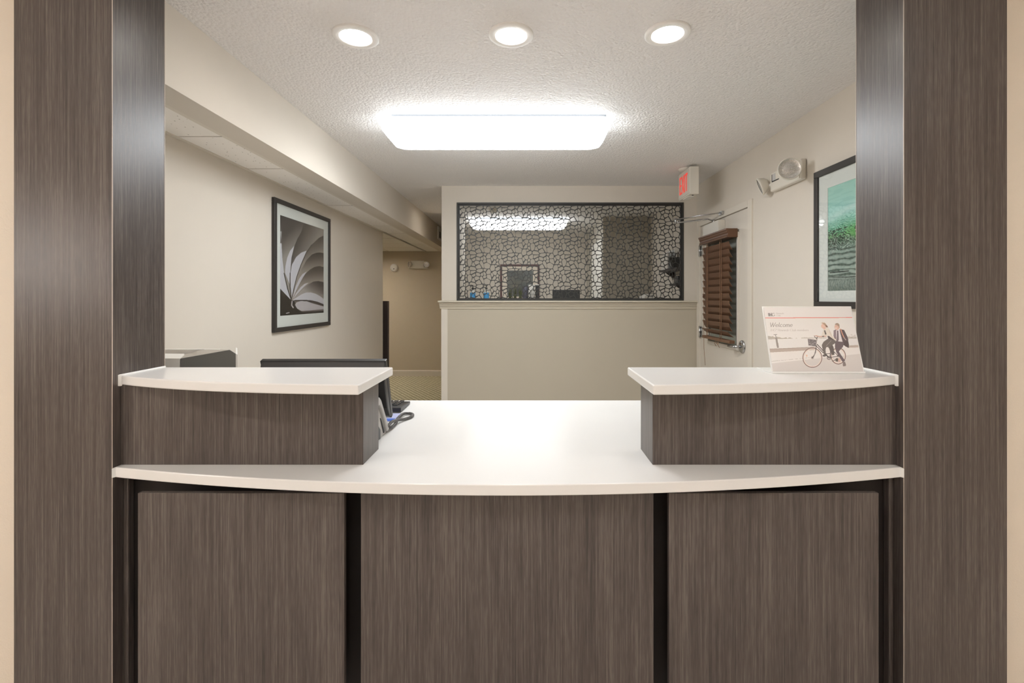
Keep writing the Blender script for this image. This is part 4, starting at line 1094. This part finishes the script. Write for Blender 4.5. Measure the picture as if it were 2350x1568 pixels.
MB().prism(arc_pts(-0.86, 1.92, 0.105, 0.09, 0, 360, 28)[:-1], 'z', Z_LOW, Z_LOW + 0.012, 0.003).build('stand_base', BLKPL, mo)

# ------------------------------------------------------------------ desk phone
ph = thing('desk_phone', (-0.63, 1.84, Z_LOW), 'grey desk phone tucked behind the left riser beside the monitor', 'telephone')
zl_ = Z_LOW
MB().prism([(1.775, zl_ + 0.02), (1.79, zl_ + 0.004), (1.835, zl_), (1.905, zl_), (1.912, zl_ + 0.014), (1.805, zl_ + 0.130), (1.785, zl_ + 0.132)], 'x', -0.74, -0.556, 0.003).build('base', MIDPL, ph)
MB().prism([(1.80, zl_ + 0.002), (1.83, zl_ - 0.0), (1.83, zl_ + 0.035), (1.788, zl_ + 0.07)], 'x', -0.70, -0.553, 0.002).build('foot', BLKPL, ph)
hsx = [(1.775, zl_ + 0.158), (1.792, zl_ + 0.166), (1.815, zl_ + 0.150), (1.845, zl_ + 0.112), (1.885, zl_ + 0.062), (1.916, zl_ + 0.030), (1.914, zl_ + 0.012), (1.900, zl_ + 0.008), (1.884, zl_ + 0.028), (1.852, zl_ + 0.072), (1.818, zl_ + 0.120), (1.798, zl_ + 0.135), (1.778, zl_ + 0.136)]
MB().prism(hsx, 'x', -0.588, -0.545, 0.004).build('handset', MIDPL, ph)
MB().prism([(1.83, zl_ + 0.078), (1.842, zl_ + 0.066), (1.884, zl_ + 0.014), (1.873, zl_ + 0.010)], 'x', -0.556, -0.5525).build('side_groove', BLKPL, ph)
MB().prism([(1.83, zl_ + 0.103), (1.916, zl_ + 0.0165), (1.912, zl_ + 0.0125), (1.826, zl_ + 0.099)], 'x', -0.735, -0.60).build('keypad', BLKPL, ph)
# coiled cord lying in a loop on the worktop
loop = [at(891, 968, 1.90), at(900, 968, 1.97), at(914, 964, 2.05), at(930, 963, 2.10), at(944, 958, 2.14), at(947, 952, 2.18), at(938, 949, 2.2), at(924, 951, 2.17), at(912, 962, 2.09), at(908, 972, 2.02), at(898, 981, 1.95), at(890, 985, 1.92)]
loop = [Vector((p.x, p.y, max(Z_LOW + 0.0075, min(p.z, Z_LOW + 0.03)))) for p in loop]
def catmull(P, n):
    out = []
    for i in range(len(P) - 1):
        a, b, c, d = P[max(i - 1, 0)], P[i], P[i + 1], P[min(i + 2, len(P) - 1)]
        for k in range(n):
            t = k / n
            out.append(0.5 * ((2 * b) + (c - a) * t + (2 * a - 5 * b + 4 * c - d) * t * t + (3 * b - a - 3 * c + d) * t ** 3))
    return out + [P[-1]]
path = catmull(loop, 110); hx = []; ang = 0.0
for i, p in enumerate(path):
    d = (path[min(i + 1, len(path) - 1)] - path[max(i - 1, 0)]).normalized()
    u = d.cross(Vector((0, 0, 1))).normalized(); w = u.cross(d)
    if i: ang += (p - path[i - 1]).length / 0.0055 * 2 * PI
    hx.append(p + (u * math.cos(ang) + w * math.sin(ang)) * 0.0048)
MB().tube(hx, 0.0020, 5).build('coiled_cord', plain('cord_grey', srgb(98, 96, 95), 0.35), ph)

# ------------------------------------------------------------------ keyboard, pad
kb = thing('keyboard', (-0.81, 2.33, Z_LOW), 'black keyboard on the worktop behind the monitor', 'keyboard')
kx0, kx1, ky0, ky1 = -1.03, -0.583, 2.24, 2.42
MB().prism([(ky0, zl_ + 0.004), (ky0, zl_ + 0.024), (ky0 + 0.02, zl_ + 0.028), (ky1, zl_ + 0.016), (ky1, zl_ + 0.003)], 'x', kx0, kx1, 0.003).build('case', BLKPL, kb)
MB().box(kx0 + 0.01, kx1 - 0.01, ky0 + 0.01, ky1 - 0.01, zl_, zl_ + 0.005).build('underside', MIDPL, kb)
kp = None
KEY = plain('key_cap', srgb(58, 57, 57), 0.22)
for r in range(5):
    for q in range(16):
        if q < 9: continue      # the rest of the keys lie behind the monitor
        x = kx1 - 0.035 - (15 - q) * 0.0275; y = ky0 + 0.036 + r * 0.029; z = zl_ + 0.0275 - r * 0.0020
        if kp is None: kp = MB().box(x - 0.0105, x + 0.0105, y - 0.011, y + 0.011, z - 0.004, z + 0.006, 0.002, 1).build('key', KEY, kb); k0 = (x, y, z)
        else: dup(kp, kb, (x - k0[0], y - k0[1], z - k0[2]))
mp_ = thing('desk_pad', (-0.66, 2.13, Z_LOW), 'flat lavender pad lying in front of the keyboard', 'pad')
MB().box(-0.80, -0.575, 2.08, 2.225, zl_, zl_ + 0.002).build('sheet', plain('lavender_paper', srgb(168, 172, 205), 0.5), mp_)
MB().box(-0.72, -0.578, 2.085, 2.125, zl_ + 0.002, zl_ + 0.0035).build('blue_strip', plain('blue_card', srgb(60, 100, 190), 0.4), mp_)

# ------------------------------------------------------------------ printer
pn = thing('printer', (-1.48, 2.27, Z_LOW), 'white and grey desktop printer behind the left raised counter', 'printer', 'printers')
# it stands turned, so that its depth runs away from the counter opening
pw_, pd_ = Vector((-0.857, -0.515)), Vector((-0.515, 0.857))
pr0 = Vector((-1.264, 2.10))
def pq(px, py, dep=0.0):          # point of the printer's face plane, dep metres behind the near side
    k = (px - CX) / FPX; b = pr0 + pd_ * dep
    t = b.dot(pd_) / (k * pd_.x + pd_.y)
    return Vector((k * t, t, H + (CY - py) * t / FPX))
def slab_between(mb, pts, dep):
    """extrude a face outline by dep along the printer's depth"""
    t = bmesh.new(); v = Vector((pd_.x, pd_.y, 0)) * dep
    A = [t.verts.new(p) for p in pts]; B = [t.verts.new(p + v) for p in pts]
    t.faces.new(A); t.faces.new(B[::-1])
    for i in range(len(A)): t.faces.new((A[i], B[i], B[(i + 1) % len(A)], A[(i + 1) % len(A)]))
    bmesh.ops.recalc_face_normals(t, faces=t.faces[:]); return mb._merge(t)
def low(p, z): return Vector((p.x, p.y, z))
A_, B_, C_ = pq(414, 823.5), pq(527, 803.5), pq(541, 812.5)
slab_between(MB(), [A_, B_, C_, low(C_, zl_ + 0.01), low(A_, zl_ + 0.01)], 0.014).build('side_panel', GREYPL, pn)
E0, E1 = pq(381, 823, 0.014), pq(541, 812, 0.014)
slab_between(MB(), [low(E0, zl_), low(E1, zl_), low(E1, zl_ + 0.225), low(E0, zl_ + 0.225)], 0.30).build('body', WHTPL, pn)
R0 = pq(541.2, 812.0, 0.001); R1 = pq(545, 814.0, 0.001)
slab_between(MB(), [R0, R1, low(R1, zl_ + 0.006), low(R0, zl_ + 0.006)], 0.31).build('rear_cover', WHTPL, pn)
near = [pq(414, 823.5, .014), pq(452, 816.8, .014), pq(490, 810, .014), pq(527, 803.5, .014), pq(541, 812, .014)]
far = [pq(372, 820, .27), pq(436, 811, .27), pq(452, 805, .27), pq(478, 802.2, .27), pq(520, 803, .27)]
lowp = lambda P: [low(p, zl_ + 0.22) for p in P]
tr = MB(); tr.strip(near, far); tr.strip(near, lowp(near)); tr.strip(far, lowp(far))
tr.strip([near[0], lowp(near)[0]], [far[0], lowp(far)[0]]); tr.strip([near[-1], lowp(near)[-1]], [far[-1], lowp(far)[-1]])
tr.build('output_tray', TANPL, pn)
G0, G1 = pq(372, 802.3, .28), pq(505, 802.3, .28)
slab_between(MB(), [G0, G1, low(G1, zl_ + 0.2), low(G0, zl_ + 0.2)], 0.03).build('far_rail', WHTPL, pn)
F0, F1 = pq(360, 823, 0.0), pq(413, 823, 0.0)
slab_between(MB(), [F0, F1, low(F1, zl_ + 0.005), low(F0, zl_ + 0.005)], 0.20).build('front_block', WHTPL, pn)

# ------------------------------------------------------------------ back office, seen through the lattice
ZC = H - 0.085
con = thing('storage_counter', (0.1, 8.2, 0), 'beige storage counter along the far wall behind the lattice screen', 'cabinet')
MB().box(-1.065, 0.99, 7.85, 8.495, 0.08, ZC - 0.03).build('body', TRIM, con)
MB().box(-1.08, 1.0, 7.83, 8.498, ZC - 0.03, ZC, 0.003).build('top', WHTPL, con)
MB().box(-1.05, 0.97, 7.9, 8.49, 0, 0.08).build('plinth', BLACK, con)
for i in range(5):
    MB().box(-1.06 + i * 0.41, -1.06 + i * 0.41 + 0.404, 7.835, 7.85, 0.09, ZC - 0.035, 0.002).build('cabinet_door', TRIM, con)

bf = thing('framed_picture', (0, 8.48, H - 0.2), 'purple-brown framed grey picture on the far wall behind the lattice screen', 'picture', 'framed pictures')
fx0, fx1, fz0, fz1 = at(1148, 0, 8.47).x, at(1238, 0, 8.47).x, H - 0.06, at(0, 607, 8.47).z
PURP = plain('plum_frame', srgb(96, 68, 66), 0.5)
for (a, b, c, d) in ((fx0, fx1, fz1 - 0.032, fz1), (fx0, fx1, fz0, fz0 + 0.032), (fx0, fx0 + 0.032, fz0 + 0.032, fz1 - 0.032), (fx1 - 0.032, fx1, fz0 + 0.032, fz1 - 0.032)):
    MB().box(a, b, 8.475, 8.5, c, d).build('frame_rail', PURP, bf)
MB().box(fx0 + 0.03, fx1 - 0.03, 8.488, 8.5, fz0 + 0.03, fz1 - 0.03).build('mat_board', plain('cream_mat', srgb(232, 222, 206), 0.8), bf)
def paint_grey(U, Vv):
    P = Paint(U * 100, Vv * 100, (120, 124, 122)); n = smooth_noise(U * 100, Vv * 160, 14, 21); n2 = smooth_noise(U * 100, Vv * 100, 40, 22)
    P.put(np.clip(n2 * 0.8, 0, 1), (84, 86, 84)); P.put((n > 0.6) * 0.3, (150, 146, 132)); P.put(np.exp(-((U - .3) / .2) ** 2 - ((Vv - .55) / .2) ** 2) * 0.5, (150, 144, 122))
    return P.c
a, b = at(1164, 621, 8.485), at(1223, 690, 8.485)
print_mesh('print', (a.x, 8.486, a.z), (b.x - a.x, 0, 0), (0, 0, fz0 + 0.08 - a.z), 50, 50, paint_grey, bf, PRINT)

BLUE = plain('blue_gel', srgb(70, 150, 205), 0.2); CLRPL = plain('frosted_bottle', srgb(205, 206, 200), 0.2)
def bottle(px, label):
    x = at(px, 0, 8.05).x
    t = thing('pump_bottle', (x, 8.05, ZC), label, 'bottle', 'hand gel bottles')
    zt = at(0, 672, 8.05).z
    MB().lathe([(0.0, 0.0), (0.044, 0.0), (0.046, 0.01), (0.046, zt - ZC - 0.01), (0.042, zt - ZC), (0, zt - ZC)], (x, 8.05, ZC), (0, 0, 1), 20).build('body', BLUE, t)
    MB().lathe([(0.042, 0), (0.040, 0.012), (0.024, 0.034), (0.016, 0.044), (0.016, 0.07), (0, 0.07)], (x, 8.05, zt), (0, 0, 1), 20).build('neck', CLRPL, t)
    p = MB().cone((x, 8.05, zt + 0.06), (x, 8.05, zt + 0.085), 0.020, 0.020, 14).cone((x, 8.05, zt + 0.085), (x, 8.05, zt + 0.12), 0.006, 0.006, 10)
    p.tube([(x + 0.006, 8.05, zt + 0.12), (x - 0.03, 8.03, zt + 0.125), (x - 0.05, 8.02, zt + 0.115)], 0.007, 8)
    p.build('pump', BLKPL, t)
bottle(1085, 'blue pump bottle behind the lattice, nearer the left frame edge')
bottle(1116, 'blue pump bottle behind the lattice, nearer the plum picture frame')

LEAF = plain('grass_leaf', srgb(96, 100, 66), 0.6, vary=0.3)
for px, lab in ((1171, 'small dark pot of grass behind the lattice, left of the other two'), (1182, 'small dark pot of grass behind the lattice, in the middle of three'), (1194, 'small dark pot of grass behind the lattice, right beside the purple vase')):
    x = at(px, 0, 7.95).x
    t = thing('potted_grass', (x, 7.95, ZC), lab, 'plant', 'potted grasses')
    MB().lathe([(0, 0), (0.026, 0), (0.034, 0.07), (0.037, 0.075), (0.033, 0.078), (0, 0.07)], (x, 7.95, ZC), (0, 0, 1), 18).build('pot', BLKPL, t)
    g = bmesh.new()
    for k in range(46):
        an = random.uniform(0, 2 * PI); sp = random.uniform(0.005, 0.03); hh_ = random.uniform(0.10, 0.21)
        b0 = Vector((x + random.uniform(-.02, .02), 7.95 + random.uniform(-.02, .02), ZC + 0.07))
        tip = b0 + Vector((math.cos(an) * sp, math.sin(an) * sp, hh_)); mid = b0.lerp(tip, 0.5) + Vector((0, 0, 0.02))
        sd_ = Vector((-math.sin(an), math.cos(an), 0)) * 0.0030; dp = Vector((math.cos(an), math.sin(an), 0)) * 0.0012
        vs = [g.verts.new(p) for p in (b0 - sd_, b0 + sd_, mid - sd_, mid + sd_, tip, b0 + dp, mid + dp)]
        for f in ((0, 1, 3, 2), (2, 3, 4), (0, 2, 6, 5), (5, 6, 3, 1), (2, 4, 6), (6, 4, 3)): g.faces.new([vs[i] for i in f])
    m = MB(); m._merge(g); m.build('leaves', LEAF, t)
vz = thing('vase', at(1206, 0, 8.15).xy.to_3d() + Vector((0, 0, ZC)), 'tall purple-grey vase behind the lattice beside the potted grass', 'vase')
vx = at(1206, 0, 8.15).x
MB().lathe([(0, 0), (0.045, 0), (0.05, 0.03), (0.044, 0.12), (0.05, 0.19), (0.04, 0.26), (0.03, 0.28), (0.0, 0.27)], (vx, 8.15, ZC), (0, 0, 1), 22).build('body', plain('slate_purple', srgb(98, 98, 110), 0.4), vz)
rk = thing('wire_rack', (at(1221, 0, 7.95).x, 7.95, ZC), 'black wire rack holding white papers behind the lattice', 'rack')
rx0, rx1, rzt = at(1212, 0, 7.95).x, at(1229, 0, 7.95).x, at(0, 655, 7.95).z
w_ = MB()
for i in range(5): w_.tube([(rx0 + (rx1 - rx0) * i / 4, 7.92, ZC), (rx0 + (rx1 - rx0) * i / 4, 7.92, ZC + 0.02 + (rzt - ZC - 0.02) * (0.45 + 0.55 * i / 4))], 0.0028, 6)
for z in (0.02, 0.08, 0.14): w_.tube([(rx0, 7.92, ZC + z), (rx1, 7.92, ZC + z)], 0.0028, 6)
w_.tube([(rx0, 7.92, ZC + 0.02 + (rzt - ZC - 0.02) * 0.45), (rx1, 7.92, rzt)], 0.004, 6)
w_.box(rx0, rx1, 7.92, 8.04, ZC, ZC + 0.006); w_.build('wire_frame', BLKPL, rk)
MB().box(rx0 + 0.008, rx1 - 0.012, 7.94, 8.02, ZC + 0.006, rzt + 0.01).build('papers', WHTPL, rk)
bx_ = thing('black_box', (at(1233, 0, 7.95).x, 7.97, ZC), 'upright black file box with a white lid edge right of the wire rack', 'file box')
MB().box(at(1229.5, 0, 7.95).x, at(1237, 0, 7.95).x, 7.92, 8.06, ZC, at(0, 655, 7.95).z, 0.002).build('body', BLKPL, bx_)
MB().box(at(1229.5, 0, 7.95).x - 0.003, at(1237, 0, 7.95).x, 7.915, 8.06, at(0, 655, 7.95).z, at(0, 653, 7.95).z).build('lid', WHTPL, bx_)

bmn = thing('computer_monitor', (at(1300, 0, 7.95).x, 7.98, ZC), 'black monitor behind the lattice screen, lower middle', 'monitor', 'computer monitors')
m0, m1 = at(1268, 0, 7.95).x, at(1331, 0, 7.95).x
MB().box(m0, m1, 7.95, 7.985, ZC + 0.045, at(0, 665.5, 7.95).z, 0.004).build('bezel', BLKPL, bmn)
MB().box(m0 + 0.01, m1 - 0.01, 7.948, 7.9505, ZC + 0.055, at(0, 665.5, 7.95).z - 0.012).build('screen', plain('grey_screen', srgb(62, 64, 64), 0.25), bmn)
MB().box((m0 + m1) / 2 - 0.03, (m0 + m1) / 2 + 0.03, 7.985, 8.01, ZC + 0.006, ZC + 0.12).build('stand_neck', BLKPL, bmn)
MB().box((m0 + m1) / 2 - 0.11, (m0 + m1) / 2 + 0.11, 7.92, 8.06, ZC, ZC + 0.008, 0.003).build('stand_base', BLKPL, bmn)

# right wall of the back office: two dark shelves
def shelf(y0, y1, x0, z, lab):
    t = thing('wall_shelf', ((x0 + XR) / 2, (y0 + y1) / 2, z - 0.09), lab, 'shelf', 'dark wall shelves')
    MB().box(x0, XR, y0, y1, z - 0.022, z, 0.002).build('board', DKWOOD, t)
    for y in (y0 + 0.08, y1 - 0.1):
        MB().prism([(XR, z - 0.022), (x0 + 0.04, z - 0.022), (XR - 0.02, z - 0.09), (XR, z - 0.09)], 'y', y, y + 0.02).build('bracket', DKWOOD, t)
Z1, Z2 = H + 0.315, H + 0.145
shelf(5.02, 5.68, 1.555, Z1, 'upper dark wall shelf seen through the right side of the lattice')
shelf(5.02, 5.24, 1.545, Z2, 'lower dark wall shelf seen through the right side of the lattice')
fhd = thing('file_holder', (1.62, 5.52, Z1), 'white upright file holder with papers on the upper dark shelf', 'file holder')
MB().prism([(5.42, Z1), (5.66, Z1), (5.66, Z1 + 0.15), (5.42, Z1 + 0.21)], 'x', 1.575, 1.585).build('side_wall', WHTPL, fhd)
MB().prism([(5.42, Z1), (5.66, Z1), (5.66, Z1 + 0.15), (5.42, Z1 + 0.21)], 'x', 1.675, 1.685).build('side_wall', WHTPL, fhd)
MB().box(1.585, 1.675, 5.43, 5.65, Z1, Z1 + 0.008).build('base', WHTPL, fhd)
for i in range(4):
    MB().box(1.592 + i * 0.02, 1.602 + i * 0.02, 5.44, 5.64, Z1 + 0.008, Z1 + 0.19 + 0.01 * i).build('paper_stack', MAT_BOARD, fhd)
bo = thing('book_stand', (1.63, 5.28, Z1), 'black slanted book stand on the upper dark shelf', 'book stand')
MB().prism([(5.22, Z1), (5.25, Z1), (5.36, Z1 + 0.12), (5.34, Z1 + 0.13)], 'x', 1.57, 1.69, 0.002).build('back_rest', BLKPL, bo)
MB().prism([(5.21, Z1), (5.34, Z1), (5.34, Z1 + 0.012), (5.21, Z1 + 0.012)], 'x', 1.57, 1.69, 0.002).build('foot', BLKPL, bo)
bw = thing('camera_box', (1.62, 5.12, Z2), 'small black box on the lower dark shelf behind the lattice', 'box')
MB().prism([(5.05, Z2), (5.2, Z2), (5.2, Z2 + 0.06), (5.12, Z2 + 0.085), (5.05, Z2 + 0.075)], 'x', 1.58, 1.68, 0.003).build('body', BLKPL, bw)
MB().cone((1.578, 5.125, Z2 + 0.035), (1.583, 5.125, Z2 + 0.035), 0.015, 0.015, 14).build('dial', GREYPL, bw)
# low cabinet in front of the near back-office wall, with a printer and a desk fan
ZK = H - 0.13
kc = thing('filing_cabinet', (1.45, 6.3, 0), 'grey filing cabinet below the lattice view at the right rear', 'cabinet')
MB().box(1.2, 1.70, 5.9, 6.66, 0, ZK, 0.003).build('body', GREYPL, kc)
for i in range(3):
    dq = MB().box(1.185, 1.2, 5.92, 6.64, 0.04 + i * 0.40, 0.42 + i * 0.40, 0.002).build('drawer', GREYPL, kc)
    MB().box(1.176, 1.185, 6.2, 6.36, 0.28 + i * 0.40, 0.30 + i * 0.40).build('handle', CHROME, dq)
rp = thing('printer', (1.5, 6.35, ZK), 'low white printer at the lower right behind the lattice', 'printer', 'printers')
MB().box(at(1477, 0, 6.3).x, 1.68, 6.25, 6.55, ZK, H + 0.02, 0.01).build('body', WHTPL, rp)
MB().prism([(at(1480, 0, 6.3).x, H + 0.02), (at(1500, 0, 6.3).x, H + 0.02), (at(1497, 0, 6.3).x, H + 0.045), (at(1486, 0, 6.3).x, H + 0.045)], 'y', 6.3, 6.5, 0.003).build('paper_lid', WHTPL, rp)
fn = thing('desk_fan', (1.63, 5.98, ZK), 'small black ring desk fan at the lower right behind the lattice', 'fan')
fcn = at(1533, 676, 5.98)
MB().lathe([(0.028, -0.01), (0.036, -0.01), (0.036, 0.01), (0.028, 0.01), (0.028, -0.01)], fcn, (0.2, 1, 0), 24).build('cage', BLKPL, fn)
bl_f = MB()
for k in range(4):
    an = k * PI / 2
    bl_f.prism([(fcn.x + math.cos(an + s_) * r_, fcn.z + math.sin(an + s_) * r_) for s_, r_ in ((-0.1, 0.004), (-0.4, 0.026), (0.4, 0.026), (0.1, 0.004))], 'y', fcn.y - 0.002, fcn.y + 0.002)
bl_f.build('blades', GREYPL, fn)
MB().cone((fcn.x, fcn.y, ZK + 0.012), (fcn.x, fcn.y, fcn.z - 0.034), 0.008, 0.006, 10).build('stem', WHTPL, fn)
MB().lathe([(0, 0), (0.04, 0), (0.036, 0.012), (0, 0.014)], (fcn.x, fcn.y, ZK), (0, 0, 1), 20).build('base', WHTPL, fn)
